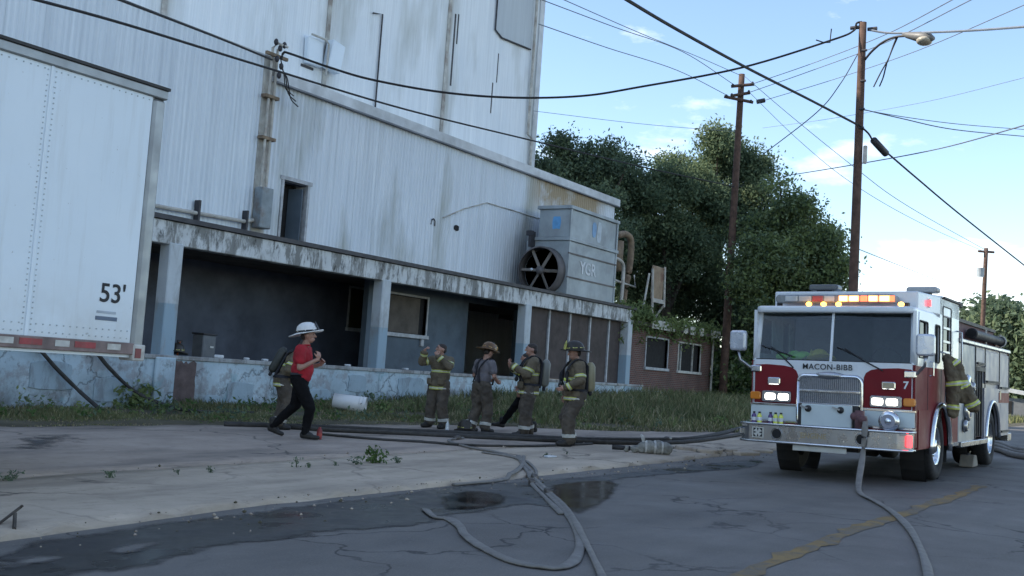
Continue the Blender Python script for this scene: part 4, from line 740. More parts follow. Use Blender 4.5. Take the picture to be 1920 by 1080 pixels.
for i, (a, b_, h, n, lb) in enumerate([(705, 868, .26, 34, 'largest green weed sprouting from the pavement joint'), (668, 871, .15, 20, 'low dark weed close beside the largest weed on its trailer side'), (745, 868, .12, 18, 'flat weed close beside the largest weed on its engine side'), (556, 876, .15, 9, 'thin scraggly weed in the joint, past the red can'), (578, 877, .09, 10, 'small weed next to the thin scraggly weed'), (628, 873, .08, 10, 'small tuft between the scraggly weed and the low dark weed'), (394, 886, .09, 12, 'little tuft in the joint in front of the trailer end'), (335, 890, .07, 12, 'tiny tuft in the joint, second from the trailer'), (205, 896, .1, 24, 'flat dark weed patch in the joint before the trailer'), (20, 902, .13, 22, 'weed clump in the joint beside the trailer shadow'), (1022, 856, .1, 10, 'dark tuft beside the crossing hoses'), (1063, 852, .07, 8, 'small tuft past the crossing hoses')]):
    weed(a, b_, h*.72, n, LEAFD if i == 0 else LEAFC, 40+i, lb)
weed(245, 765, .45, 60, LEAFB, 60, 'leafy bush at the foot of the dock wall under the trailer end', 'shrubs')
weed(1130, 735, .8, 90, LEAFD, 61, 'bright weed bush growing against the brown panelled bay', 'shrubs')
tw = gp(20, 1000); o = MB().tube(smooth_path([gp(-6, 985), gp(18, 978)+np.array([0, 0, .05]), gp(34, 972)+np.array([0, 0, .08]), gp(40, 972)+np.array([0, 0, .1])], 4), .012, 5).tube([gp(27, 978)+np.array([0, 0, .06]), gp(27, 992)], .016, 5).build('fallen_twig', BARK); tag(o, 'bent dark twig lying at the kerb beside the wet gutter', 'twig')
hs = thing('far_house', up(at(1925, 720, 75)), 'low far house with pale roof past the engine tail', 'house', world=True); hc = at(1945, 722, 75)
part('wall', MB().box(hc[0]-4, hc[0]+6, hc[1]-1, hc[1]+7, .3, 2.0), mat('house_wall', (.14, .15, .16), .8, space='world'), hs); part('roof', MB().ext([(hc[1]-1.6, 2.0), (hc[1]+3, 2.6), (hc[1]+7.6, 2.0), (hc[1]+7.6, 2.2), (hc[1]+3, 2.85), (hc[1]-1.6, 2.2)], 'x', hc[0]-4.4, hc[0]+6.4), mat('house_roof', (.42, .44, .45), .7, space='world'), hs)
part('window', MB().box(hc[0]-4.05, hc[0]-3.98, hc[1]+1, hc[1]+2.2, 1.0, 1.8), SOOT, hs)
# ------------------------------------------------------------------ the fire engine (local: x back along it, +y kerb side, z up)
RED = mat('engine_red', (.165, .01, .015), .52, var=.1, scale=1.2, coat=.0, spec=.2, dirt=(.09, .03, .026), dirtamt=.5); WHT = mat('engine_white', (.62, .66, .69), .3, var=.06, scale=1.2, coat=.5, dirt=(.38, .37, .35), dirtamt=.5)
CHROME = mat('chrome', (.62, .64, .66), .16, 1.0, var=.06, scale=3); STEEL = mat('brushed_steel', (.34, .35, .37), .28, .95, var=.12, scale=2.5, dirt=(.25, .24, .23), dirtamt=.4); SILVER = mat('silver_paint', (.25, .255, .3), .45, .2, var=.1, scale=1.5)
PUMP = mat('pump_panel', (.26, .285, .305), .45, .3, var=.1, scale=2, dirt=(.2, .2, .2), dirtamt=.4); GRILLE = mat('grille_mesh', (.2, .21, .23), .5, .6, var=.2, scale=30, bmp=.8); PALE = mat('pale_band', (.5, .57, .58), .4, .1, var=.08, scale=2)
GLASSD = glass('cab_glass', (.5, .58, .58), body=.03, bodycol=(.03, .05, .055)); GLASSS = glass('side_glass', (.16, .18, .18), body=.3, bodycol=(.015, .018, .02))
HEAD = emis('headlight_on', (1, .93, .82), 2.6, (.9, .9, .9)); LENS = mat('clear_lens', (.55, .55, .52), .15, .2, var=.1); AMBON = emis('amber_on', (1, .42, .05), 5.0, (.8, .4, .05)); AMB = mat('amber_lens', (.62, .2, .02), .2, coat=.5)
LBON = emis('lightbar_on', (1, .17, .05), 4.0, (.8, .2, .1)); LBHOT = emis('lightbar_hot', (1, .5, .26), 5.0, (.9, .6, .5)); LBDIM = emis('lightbar_dim', (1, .14, .05), 1.6, (.5, .1, .05)); LBOFF = mat('lightbar_clear', (.4, .42, .42), .15, .2, var=.1, coat=.6); LBRED = mat('lightbar_red', (.3, .05, .045), .15, var=.15, coat=.6); REDON = emis('red_marker_on', (1, .05, .06), 2.2, (.6, .03, .04))
GOLD = mat('gold_leaf', (.34, .29, .2), .45, .4); MAROON = mat('hose_cover', (.13, .065, .07), .75, var=.25, scale=3); INTER = mat('cab_interior', (.075, .08, .085), .8, var=.3)
LIME = emis('lime_trim', (.55, .62, .1), .0, (.5, .58, .09)); LIME = mat('lime_trim', (.52, .58, .11), .5, var=.1); REFS = mat('silver_trim', (.5, .5, .46), .4, var=.1); VEST = mat('lime_vest', (.24, .6, .08), .7); YHELM = mat('yellow_helmet', (.55, .46, .05), .4)
fe = thing('fire_engine', (16.24, 4.75, .139), 'red and white fire engine with lit headlights and flashing lightbar, number 7', 'fire engine', rot=(math.radians(-1.26), math.radians(-.74), math.radians(-.52)))
HW = 1.24
P = lambda n, mb, m, **k: part(n, mb, m, fe, **k)
def arch(cx, r, z0, z1, x0, x1, zc=.5, n=14):                    # side panel outline with a wheel arch cut out
    pts = [(x0, z1), (x0, z0)]
    if cx-r > x0: pts.append((cx-r, z0))
    for i in range(n+1):
        a = math.pi-math.pi*i/n; p = (cx+r*math.cos(a), zc+r*math.sin(a))
        if p[0] >= x0-1e-6 and p[1] >= z0: pts.append(p)
    if cx+r < x1: pts.append((cx+r, z0))
    return pts+[(x1, z0), (x1, z1)]
WF, WR, RT = 2.1, 7.02, .53
# cab
for s in (-1, 1):
    ys = (s*HW, s*(HW-.05)); cs = P('cab_side', MB().ext(arch(WF, .64, .52, 1.75, .62, 3.62), 'y', *ys), RED)
    sub('door_seam', MB().box(1.27, 1.285, s*HW-.004, s*HW+.004, 1.1, 1.75).box(2.24, 2.255, s*HW-.004, s*HW+.004, .9, 1.75).box(3.1, 3.115, s*HW-.004, s*HW+.004, .55, 1.75), BLACK, cs)
    sub('trim_strip', MB().box(2.76, 3.6, s*(HW+.012)-.008, s*(HW+.012)+.008, .5, .56), CHROME, cs)
    fd = P('fender', MB().tube([(WF+.68*math.cos(math.radians(a)), s*(HW+.03), .5+.68*math.sin(math.radians(a))) for a in range(185, -6, -10)], .05, 8, up=(0, 1, 0)), CHROME, smooth=True)
    # upper side with window openings
    up_ = MB(); zs = 1.75
    for x0, x1, z0, z1 in ((.5, .66, zs, 2.56), (1.24, 1.76, zs, 2.56), (2.1, 2.32, zs, 2.86), (2.96, 3.62, zs, 2.86), (.66, 1.24, zs, 1.88), (.66, 1.24, 2.43, 2.56), (1.76, 2.1, zs, 1.84), (1.76, 2.1, 2.43, 2.56), (2.32, 2.96, zs, 1.88), (2.32, 2.96, 2.76, 2.86)): up_.box(x0, x1, min(s*HW, s*(HW-.05)), max(s*HW, s*(HW-.05)), z0, z1)
    P('cab_upper_side', up_, WHT)
    for x0, x1, z0, z1 in ((.66, 1.24, 1.88, 2.43), (1.76, 2.1, 1.84, 2.43), (2.32, 2.96, 1.88, 2.76)):
        sw = P('side_window', MB().ext(rrect(x0-.01, x1+.01, z0-.01, z1+.01, .05), 'y', s*(HW-.032), s*(HW-.026)), GLASSS)
        if x0 > 2.2:
            for zz in (2.42, 2.2, 2.03): sub('window_bar', MB().box(x0, x1, s*(HW-.012)-.01, s*(HW-.012)+.01, zz-.018, zz+.018), WHT, sw)
        sub('rubber_seal', MB().tube([(x, s*(HW+.001), z) for x, z in rrect(x0, x1, z0, z1, .05)]+[(x1, s*(HW+.001), z1-.05)], .011, 6, up=(0, 1, 0)), BLACK, sw)
    for x in (1.42, 3.25): P('door_handle', MB().tube([(x, s*HW, 1.62), (x, s*(HW+.05), 1.63), (x, s*(HW+.05), 1.83), (x, s*HW, 1.84)], .014, 6), CHROME)
    P('grab_rail', MB().tube([(2.2, s*HW, 1.2), (2.2, s*(HW+.08), 1.22), (2.2, s*(HW+.08), 2.0), (2.2, s*HW, 2.02)], .016, 8), CHROME, smooth=True)
    P('grab_rail', MB().tube([(3.45, s*HW, 1.3), (3.45, s*(HW+.08), 1.32), (3.45, s*(HW+.08), 2.4), (3.45, s*HW, 2.42)], .016, 8), CHROME, smooth=True)
P('cab_floor', MB().box(.55, 3.6, -HW+.05, HW-.05, .98, 1.08), INTER); P('cab_back', MB().box(3.56, 3.62, -HW+.05, HW-.05, .55, 2.86), WHT)
P('front_panel', MB().ext(rrect(-HW, HW, .76, 1.79, .06), 'x', .46, .56), WHT, bevel=.015)
for s in (-1, 1):                                                 # red cheeks with their swept inner corner
    pts = [(s*1.19, 1.1), (s*1.19, 1.69), (s*1.0, 1.705), (s*.72, 1.69), (s*.6, 1.665), (s*.53, 1.62), (s*.5, 1.55), (s*.5, 1.1)]
    P('front_cheek', MB().ext(pts, 'x', .452, .5), RED, bevel=.006)
    P('corner_panel', MB().ext([(.46, .56), (.46, 1.76), (.66, 1.76), (.66, .56)], 'y', s*(HW-.04), s*(HW+.0)), RED)
    P('corner_panel', MB().ext([(.66, .53), (.66, 1.1), (1.44, 1.1), (1.4, .53)], 'y', s*(HW-.05), s*(HW+.012)), RED)
    lp = P('lower_band', MB().box(.446, .5, min(s*.5, s*1.24), max(s*.5, s*1.24), .84, 1.07), PALE, bevel=.006)
    for z in (1.08, .82): P('chrome_strip', MB().box(.435, .5, min(s*.5, s*1.25), max(s*.5, s*1.25), z-.012, z+.012), CHROME)
    P('lower_valance', MB().box(.45, .55, min(s*.3, s*1.24), max(s*.3, s*1.24), .55, .81), RED)
    hb = P('headlight', MB().ext(rrect(min(s*.6, s*1.06), max(s*.6, s*1.06), 1.12, 1.29, .03), 'x', .42, .47), STEEL, bevel=.01)
    for a in (.63, .84): sub('lamp', MB().ext(rrect(min(s*a, s*(a+.165)), max(s*a, s*(a+.165)), 1.152, 1.255, .03), 'x', .405, .43), HEAD, hb, bevel=.008)
    P('turn_signal', MB().ext(rrect(min(s*1.08, s*1.25), max(s*1.08, s*1.25), 1.15, 1.27, .03), 'x', .42, .5), AMB, bevel=.012)
    wl_ = P('warning_light', MB().ext(rrect(min(s*.77, s*.97), max(s*.77, s*.97), 1.39, 1.5, .02), 'x', .41, .46), CHROME, bevel=.01); sub('lens', MB().box(.4, .415, min(s*.79, s*.95), max(s*.79, s*.95), 1.405, 1.485), GOLD if s < 0 else LENS, wl_, bevel=.005)
gs = P('grille_surround', MB().tube([(.43, y, z) for y, z in rrect(-.48, .48, .8, 1.55, .1, 5)]+[(.43, .48, 1.45)], .032, 8, up=(1, 0, 0)), CHROME, smooth=True)
for z0, z1 in ((1.34, 1.53), (1.14, 1.3), (.82, 1.1)): sub('grille_panel', MB().box(.425, .46, -.46, .46, z0, z1), GRILLE, gs); 
gb_ = MB()
for y in np.arange(-.45, .46, .03): gb_.box(.418, .426, y-.004, y+.004, 1.14, 1.53)
sub('grille_slats', gb_, STEEL, gs)
for z in (1.32, 1.12): sub('grille_bar', MB().box(.4, .45, -.46, .46, z-.018, z+.018), CHROME, gs, bevel=.006)
sub('badge', MB().ell((.42, 0, 1.56), (.03, .24, .055), 16, 8), STEEL, gs, smooth=True)
P('tray_border_plate', MB().box(.34, .4, -.45, .45, .78, 1.12), DARKSTEEL); pl_ = P('tray_cover', MB().box(.27, .33, -.38, .38, .79, 1.12), PALE, bevel=.01)  # dark box behind the pale tray cover, showing as a border round it
for y in (.27, -.22): k_ = sub('latch', MB().cyl((.25, y, 1.05), (.29, y, 1.05), .05, n=16), DARKSTEEL, pl_, smooth=True); sub('latch_lever', MB().obox((.235, y+.06, 1.07), (.02, .12, .025), Matrix.Rotation(.3, 3, 'X')), STEEL, pl_)
P('bumper_deck', MB().box(.02, .46, -1.22, 1.22, .74, .772), STEEL)
bpts = [(.36, HW+.02), (.12, HW+.02), (0, HW-.14), (0, -HW+.14), (.12, -HW-.02), (.36, -HW-.02), (.36, -HW+.02), (.14, -HW+.02), (.04, -HW+.15), (.04, HW-.15), (.14, HW-.02), (.36, HW-.02)]
bm_ = P('bumper', MB().ext(bpts, 'z', .52, .79), STEEL, bevel=.008)
for z in (.525, .785): sub('bumper_lip', MB().tube([(.36, HW+.03, z), (.12, HW+.03, z), (-.01, HW-.14, z), (-.01, -HW+.14, z), (.12, -HW-.03, z), (.36, -HW-.03, z)], .018, 8), CHROME, bm_, smooth=True)
for y in (.66, -.6): q = sub('horn_hole', MB().lathe([(.085, -.012), (.09, .0), (.075, .01), (.07, .03)], 22, Matrix.Translation((-.006, y, .65)) @ Matrix.Rotation(math.pi/2, 4, 'Y')), CHROME, bm_, smooth=True); sub('hole', MB().cyl((-.004, y, .65), (.0, y, .65), .072, n=20), SOOT, bm_)
sub('emblem_plate', MB().box(-.012, -.002, .86, 1.04, .575, .735), REFS, bm_); sub('emblem_field', MB().box(-.016, -.012, .88, 1.02, .59, .72), BLACK, bm_)
MC = MB()
for k_ in range(4): R = Matrix.Rotation(k_*math.pi/2+math.pi/4, 3, 'X'); MC.ext([(0, 0)]+[tuple((R @ Vector((0, a, b)))[1:]) for a, b in ((.02, .03), (.035, .06), (-.035, .06), (-.02, .03))], 'x', -.02, -.016)
MC.v = [(v[0], v[1]+.95, v[2]+.655) for v in MC.v]; sub('emblem_cross', MC, REFS, bm_); sub('emblem_boss', MB().cyl((-.021, .95, .655), (-.016, .95, .655), .022, n=14), REFS, bm_)
for y in (.45, .3, -.35, -.85, -1.0): sub('bolt', MB().cyl((-.008, y, .7), (0, y, .7), .012, n=8).cyl((-.008, y, .6), (0, y, .6), .012, n=8), CHROME, bm_)
def etext(name, body, size, m, x, y, z, bold=.002, space=1.0): me = text_mesh(name, body, size, m, .002, bold, space); o = link(name, me, fe); o.location = (x, y, z); o.rotation_euler = (math.pi/2, 0, -math.pi/2); return o
etext('engine_lettering', 'ENGINE', .11, GOLD, -.008, .1, .65, .004); etext('town_lettering', 'MACON-BIBB', .12, BLACK, .448, .05, 1.685, .0008, 1.08); etext('number', '7', .15, WHT, .448, -1.11, 1.455, .004)
P('licence_plate', MB().box(.03, .05, -.38, .42, .42, .5), REFS, bevel=.005); P('bumper_light', MB().obox((.1, -1.24, .66), (.12, .06, .17), Matrix.Rotation(.7, 3, 'Z')), REDON, bevel=.01)
P('bumper_light', MB().obox((.1, 1.24, .66), (.1, .05, .1), Matrix.Rotation(-.7, 3, 'Z')), STEEL, bevel=.01)
sr = P('siren', MB().lathe([(.02, -.06), (.1, -.06), (.14, -.05), (.15, 0), (.14, .1), (.07, .18)], 26, Matrix.Translation((.2, -.94, .93)) @ Matrix.Rotation(math.pi/2, 4, 'Y')), CHROME, smooth=True); sub('siren_face', MB().cyl((.13, -.94, .93), (.15, -.94, .93), .1, n=22), SILVER, sr); sub('siren_boss', MB().ell((.125, -.94, .93), (.02, .05, .05), 12, 6), CHROME, sr); sub('siren_foot', MB().box(.15, .3, -1.0, -.88, .77, .84), STEEL, sr)
P('hose_valve', MB().cyl((.2, -.52, .77), (.2, -.52, 1.06), .07).cyl((.2, -.52, .95), (.06, -.6, .93), .06).ell((.2, -.44, .97), (.06, .06, .06)), MAROON, smooth=True)
# windscreen, roof
for s in (-1, 1):
    y0, y1 = (.02, 1.17) if s > 0 else (-1.17, -.02); ws = P('windscreen', MB().add([(.475+.05*(abs(a) > .5), a, 1.785) for a in (y0, (y0+y1)/2, y1)]+[(.575+.05*(abs(a) > .5), a, 2.51) for a in (y0, (y0+y1)/2, y1)], [(0, 1, 4, 3), (1, 2, 5, 4)]), GLASSD, fix=False)
    P('pillar', MB().tube([(.53, s*1.2, 1.76), (.63, s*1.19, 2.55)], [.055, .06], 8), WHT, smooth=True)
    wi = P('wiper', MB().tube([(.44, s*.57 if s > 0 else -.78, 1.66), (.45, s*.72 if s > 0 else -.5, 1.8), (.485, s*.95 if s > 0 else -.2, 1.98)], .011, 6), BLACK); sub('wiper_blade', MB().tube([(.47, s*.6 if s > 0 else -.45, 1.84), (.505, 1.12 if s > 0 else -.08, 2.0)], .012, 6), BLACK, wi)
P('screen_divider', MB().obox((.515, 0, 2.15), (.03, .035, .78), Matrix.Rotation(math.atan2(.1, .72), 3, 'Y')), WHT); P('cowl_seal', MB().box(.462, .5, -1.18, 1.18, 1.772, 1.79), BLACK)
P('roof_lip', MB().ext(rrect(.43, 2.3, -1.21, 1.21, .14, 5), 'z', 2.52, 2.62), WHT, bevel=.03, seg=2)
P('raised_roof', MB().ext([(1.1, 1.12), (1.1, -1.12), (2.1, -HW), (3.62, -HW), (3.62, HW), (2.1, HW)], 'z', 2.6, 2.9), WHT, bevel=.02, seg=2)
P('roof_top', MB().ext([(1.5, 1.0), (1.5, -1.0), (2.2, -HW-.02), (3.7, -HW-.02), (3.7, HW+.02), (2.2, HW+.02)], 'z', 2.885, 2.915), WHT, bevel=.01)
P('drip_rail', MB().box(2.25, 3.72, -HW-.04, -HW, 2.88, 2.91), DARKSTEEL)
lb = P('lightbar', MB().ext(rrect(-.88, .98, 2.685, 2.82, .06), 'x', .72, 1.0), mat('lightbar_base', (.16, .17, .17), .3, coat=.5), bevel=.02)
for y, w, m in ((.72, .2, LBOFF), (.5, .2, LBOFF), (.3, .17, LBRED), (.12, .16, LBOFF), (-.1, .14, LBON), (-.26, .15, LBON), (-.41, .1, LBDIM), (-.55, .14, LBON), (-.72, .16, LBON), (-.83, .07, LBDIM)):
    q = sub('module', MB().box(.7, .74, y-w/2, y+w/2, 2.71, 2.8), m, lb, bevel=.008)
    if m is LBON: sub('filament', MB().box(.69, .7, y-w*.36, y+w*.36, 2.725, 2.785), LBHOT, lb)
for y in (.4, .17, -.06, -.99): q = P('clearance_light', MB().ell((.6, y, 2.66), (.05, .045, .035), 10, 6), AMBON, smooth=True)
for y in (.95, -1.02): P('lightbar_foot', MB().box(.8, .9, y-.03, y+.03, 2.6, 2.7), BLACK)
P('side_marker', MB().box(1.55, 1.57, -1.2, -1.17, 2.68, 2.82), STEEL, bevel=.004); P('side_marker', MB().box(1.53, 1.55, -1.22, -1.19, 2.7, 2.8), REDON)
for x, y in ((1.5, .42), (2.0, -1.0)):
    pd = P('roof_pod', MB().ext(rrect(y-.24, y+.24, 2.945, 3.04, .045), 'x', x-.12, x+.14), mat('pod_grey', (.34, .35, .35), .4, var=.1) if y < 0 else mat('pod_dark', (.08, .085, .09), .3), bevel=.03, seg=2); sub('pod_foot', MB().box(x-.08, x+.08, y-.12, y+.12, 2.91, 2.95), DARKSTEEL, pd)
P('antenna_light', MB().box(3.62, 3.86, -HW-.02, -HW+.12, 2.84, 2.94), DARKSTEEL, bevel=.02)
# inside the cab
P('dashboard', MB().box(.6, 1.05, -1.15, 1.15, 1.08, 1.77), INTER, bevel=.04)
for y in (-.65, .65): st_ = P('seat', MB().box(1.5, 2.0, y-.27, y+.27, 1.08, 1.5).box(1.9, 2.05, y-.26, y+.26, 1.5, 2.2), INTER, bevel=.05)
P('steering_wheel', MB().tube([(1.2-.1*math.sin(a), -.65+.22*math.cos(a), 1.86+.16*math.sin(a)) for a in np.linspace(0, 2*math.pi, 20)], .016, 6), BLACK); P('cab_bulkhead', MB().box(2.3, 2.36, -1.15, 1.15, 1.08, 2.6), INTER)
# mirrors
for s, yc, zc in ((-1, -1.4, 2.05), (1, 1.44, 2.06)):
    mr = P('mirror', MB().ext(rrect(yc-.13, yc+.13, zc-.16, zc+.16, .05), 'x', .3, .42), mat('mirror_shell', (.5, .53, .58), .25, .4), bevel=.03, seg=2)
    sub('mirror_arm', MB().tube([(.37, yc, zc-.16), (.4, yc-.02*s, zc-.3), (.46, s*1.26, zc-.42), (.5, s*1.2, zc-.44)], .022, 8), STEEL, mr, smooth=True); sub('mirror_base', MB().box(.42, .52, min(s*1.08, s*1.25), max(s*1.08, s*1.25), zc-.48, zc-.38), CHROME, mr, bevel=.015)
# body
for s in (-1, 1):
    pp = P('pump_panel', MB().box(3.68, 5.16, min(s*HW, s*(HW-.06)), max(s*HW, s*(HW-.06)), .52, 2.24), PUMP, bevel=.012)
    for x, z, r in ((4.3, 1.52, .17), (4.3, 1.08, .17), (4.1, .82, .09), (4.75, 1.2, .07), (4.75, 1.5, .07)):
        sub('intake', MB().lathe([(r, 0), (r+.03, .02), (r, .07), (r*.55, .09), (r*.5, .03), (.01, .03)], 22, Matrix.Translation((x, s*HW, z)) @ Matrix.Rotation(s*-math.pi/2, 4, 'X')), CHROME if r > .15 else STEEL, pp, smooth=True)
        if r > .15: sub('suction_cap', MB().ell((x, s*(HW+.07), z-.03), (.1, .035, .1), 14, 8), SILVER, pp, smooth=True)
    P('seam', MB().box(5.16, 5.2, s*(HW-.02)-.01, s*(HW-.02)+.01, .55, 2.24), DARKSTEEL)
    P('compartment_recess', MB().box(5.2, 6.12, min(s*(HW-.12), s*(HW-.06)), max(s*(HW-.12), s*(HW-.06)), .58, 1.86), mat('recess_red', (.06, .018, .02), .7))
    for x in (5.42, 5.66, 5.9): P('preconnect_divider', MB().box(x-.02, x+.02, min(s*(HW-.07), s*HW), max(s*(HW-.07), s*HW), .6, 1.8), DARKSTEEL)
    P('recess_header', MB().box(5.2, 6.14, min(s*(HW-.05), s*(HW+.02)), max(s*(HW-.05), s*(HW+.02)), 1.8, 1.88), DARKSTEEL)
    bs = P('body_side', MB().ext(arch(WR, .72, .55, 1.5, 6.14, 9.0), 'y', s*HW, s*(HW-.05)), SILVER)
    P('body_side', MB().box(5.2, 9.0, min(s*(HW-.1), s*(HW-.03)), max(s*(HW-.1), s*(HW-.03)), 1.5, 2.26), SILVER)
    for x0, x1, z0, z1 in ((5.22, 6.1, 1.9, 2.2), (6.2, 7.72, 1.58, 2.2), (7.84, 8.92, 1.48, 2.2), (7.92, 8.92, .6, 1.2)):
        rd = P('roller_shutter', MB().box(x0, x1, min(s*(HW-.04), s*(HW+.006)), max(s*(HW-.04), s*(HW+.006)), z0, z1), SILVER, bevel=.006); sub('shutter_handle', MB().box(x0+.05, x1-.05, min(s*HW, s*(HW+.04)), max(s*HW, s*(HW+.04)), z0+.02, z0+.06), DARKSTEEL, rd)
    for x in (5.17, 6.15, 7.78, 8.97): P('post', MB().box(x-.025, x+.025, min(s*HW, s*(HW+.014)), max(s*HW, s*(HW+.014)), 1.5 if x > 6 else .55, 2.24), DARKSTEEL)
    P('red_stripe', MB().box(7.76, 9.0, min(s*HW, s*(HW+.01)), max(s*HW, s*(HW+.01)), 1.22, 1.42), RED)
    P('body_top_rail', MB().box(3.68, 9.05, min(s*(HW-.3), s*(HW+.03)), max(s*(HW-.3), s*(HW+.03)), 2.25, 2.32), STEEL, bevel=.015)
    P('fender', MB().tube([(WR+.74*math.cos(math.radians(a)), s*(HW+.01), .5+.74*math.sin(math.radians(a))) for a in range(182, -3, -10)], .035, 8, up=(0, 1, 0)), CHROME, smooth=True)
    P('rub_rail', MB().box(3.7, 6.25, min(s*(HW-.05), s*(HW+.05)), max(s*(HW-.05), s*(HW+.05)), .46, .55), STEEL, bevel=.01)
    for x in (6.6, 8.3): P('rail_stanchion', MB().cyl((x, s*(HW-.06), 2.3), (x, s*(HW-.06), 2.62), .02), PALEPIPE)
    P('gauge_badge', MB().box(7.86, 7.98, min(s*HW, s*(HW+.012)), max(s*HW, s*(HW+.012)), 1.28, 1.46), GOLD)
P('body_core', MB().box(3.66, 9.0, -HW+.13, HW-.13, .6, 2.25), DARKSTEEL); P('tail_board', MB().box(8.98, 9.4, -HW, HW, .42, .58), STEEL, bevel=.01); P('rear_wall', MB().box(9.0, 9.05, -HW+.02, HW-.02, .6, 2.26), RED)
P('hose_bed_cover', MB().box(3.75, 8.8, -.85, .85, 2.25, 2.55).box(3.75, 8.7, -1.05, .95, 2.55, 2.6), MAROON, bevel=.02)
P('ladder_rack', MB().box(3.7, 8.1, -1.08, -1.0, 2.32, 2.68), MAROON, bevel=.01); P('ladder_rack_rail', MB().box(3.7, 8.1, -1.12, -1.08, 2.64, 2.7), DARKSTEEL)
P('hard_suction', MB().lathe([(.06, .02), (.095, 0), (.1, .1), (.082, .12), (.082, 3.1), (.1, 3.15), (.1, 3.3), (.02, 3.3)], 20, Matrix.Translation((5.0, -1.2, 2.47)) @ Matrix.Rotation(math.pi/2, 4, 'Y')), DARKSTEEL, smooth=True); P('suction_bore', MB().cyl((4.995, -1.2, 2.47), (5.06, -1.2, 2.47), .07, n=18), SOOT); P('suction_strap', MB().lathe([(.11, 0), (.125, 0), (.125, .05), (.11, .05)], 18, Matrix.Translation((8.1, -1.2, 2.47)) @ Matrix.Rotation(math.pi/2, 4, 'Y')), PALEPIPE)
P('rear_box', MB().box(8.2, 9.0, -1.1, -.7, 2.3, 2.58), RED, bevel=.02)
# running gear
def wheel(x, y, s, dual=False):
    M = Matrix.Translation((x, y, RT-.0)) @ Matrix.Rotation(-s*math.pi/2, 4, 'X')
    tprof = [(.3, -.13), (.42, -.15), (.5, -.14), (RT, -.1), (RT, .1), (.5, .14), (.42, .15), (.3, .13), (.3, -.13)]; w_ = P('wheel', MB().lathe(tprof, 40, M), BLACKRUB, smooth=True)
    tr_ = MB()
    for k_ in range(40):
        a = 2*math.pi*k_/40
        for z in (-.07, 0, .07): tr_.obox((M @ Vector(((RT-.002)*math.cos(a), (RT-.002)*math.sin(a), z))), (.05, .05, .05), (M.to_3x3() @ Matrix.Rotation(a, 3, 'Z')))
    rim = [(.31, .11), (.295, .13), (.27, .1), (.24, .06), (.12, .03), (.11, .11), (.09, .13), (.0, .13)] if not dual else [(.31, .12), (.295, .13), (.28, .02), (.2, -.03), (.12, -.04), (.11, .05), (.0, .06)]
    sub('rim', MB().lathe(rim, 32, M), CHROME, w_, smooth=True)
    nuts = MB()
    for k_ in range(10): a = 2*math.pi*k_/10; z = .05 if not dual else -.03; nuts.cyl(M @ Vector((.165*math.cos(a), .165*math.sin(a), z)), M @ Vector((.165*math.cos(a), .165*math.sin(a), z+.04)), .016, n=6)
    sub('wheel_nuts', nuts, CHROME, w_)
for s in (-1, 1):
    wheel(WF, s*1.08, s); wheel(WR, s*1.07, s, True); wheel(WR, s*.72, s, True)
    P('wheel_well', MB().lathe([(.66, -.2), (.66, .16)], 24, Matrix.Translation((WF, s*1.0, .5)) @ Matrix.Rotation(-s*math.pi/2, 4, 'X')), DARKSTEEL)
    P('mud_flap', MB().box(2.82, 2.84, min(s*.92, s*1.22), max(s*.92, s*1.22), .25, .9), BLACKRUB)
P('front_axle', MB().cyl((WF, -1, .5), (WF, 1, .5), .1), DARKSTEEL); P('rear_axle', MB().cyl((WR, -1, .53), (WR, 1, .53), .13).ell((WR, 0, .55), (.28, .28, .24)), DARKSTEEL)
P('frame_rails', MB().box(.3, 9.1, -.5, -.4, .5, .78).box(.3, 9.1, .4, .5, .5, .78), DARKSTEEL); P('engine_block', MB().box(.6, 2.9, -.4, .4, .42, 1.0).box(3.2, 5.0, -.9, .9, .5, .9).box(.9, 1.7, -.95, .95, .62, .95), DARKSTEEL)
def local_to_world(p): return fe_M @ Vector(p)
fe_M = Matrix.Translation(fe.location) @ fe.rotation_euler.to_matrix().to_4x4()
# things on and in the engine
def on_engine(o, p, rz=0.0): o.location = local_to_world(p); o.rotation_euler = (fe_M.to_3x3() @ Matrix.Rotation(rz, 3, 'Z')).to_euler(); return o
def bottle(y, liquid, capm, label, x=.14):
    o = thing('drink_bottle', (0, 0, 0), label, 'bottle', 'sports drink bottles on the bumper')
    part('bottle_body', MB().lathe([(.0, 0), (.034, 0), (.036, .02), (.036, .06), (.031, .08), (.036, .1), (.036, .13), (.018, .165)], 16), liquid, o, smooth=True); part('sleeve', MB().lathe([(.0365, .055), (.0368, .06), (.0368, .1), (.0365, .105)], 16), WHITEP, o, smooth=True); part('bottle_cap', MB().lathe([(.018, .16), (.02, .165), (.02, .19), (.0, .192)], 14), capm, o)
    on_engine(o, (x, y, .775)); return o
PURP = mat('purple_drink', (.07, .03, .16), .25, coat=.4); LEM = mat('lemon_drink', (.62, .68, .1), .25, coat=.4)
bottle(1.07, PURP, BLACK, 'purple sports drink bottle at the kerb-side end of the bumper'); bottle(.985, LEM, BLACK, 'yellow sports drink bottle between two purple ones on the bumper'); bottle(.82, PURP, BLACK, 'dark purple bottle in the middle of the row on the bumper', .17); bottle(.73, LEM, BLACK, 'first of two adjoining yellow bottles on the bumper, next to the purple one'); bottle(.645, LEM, BLACK, 'yellow bottle at the grille end of the row on the bumper')
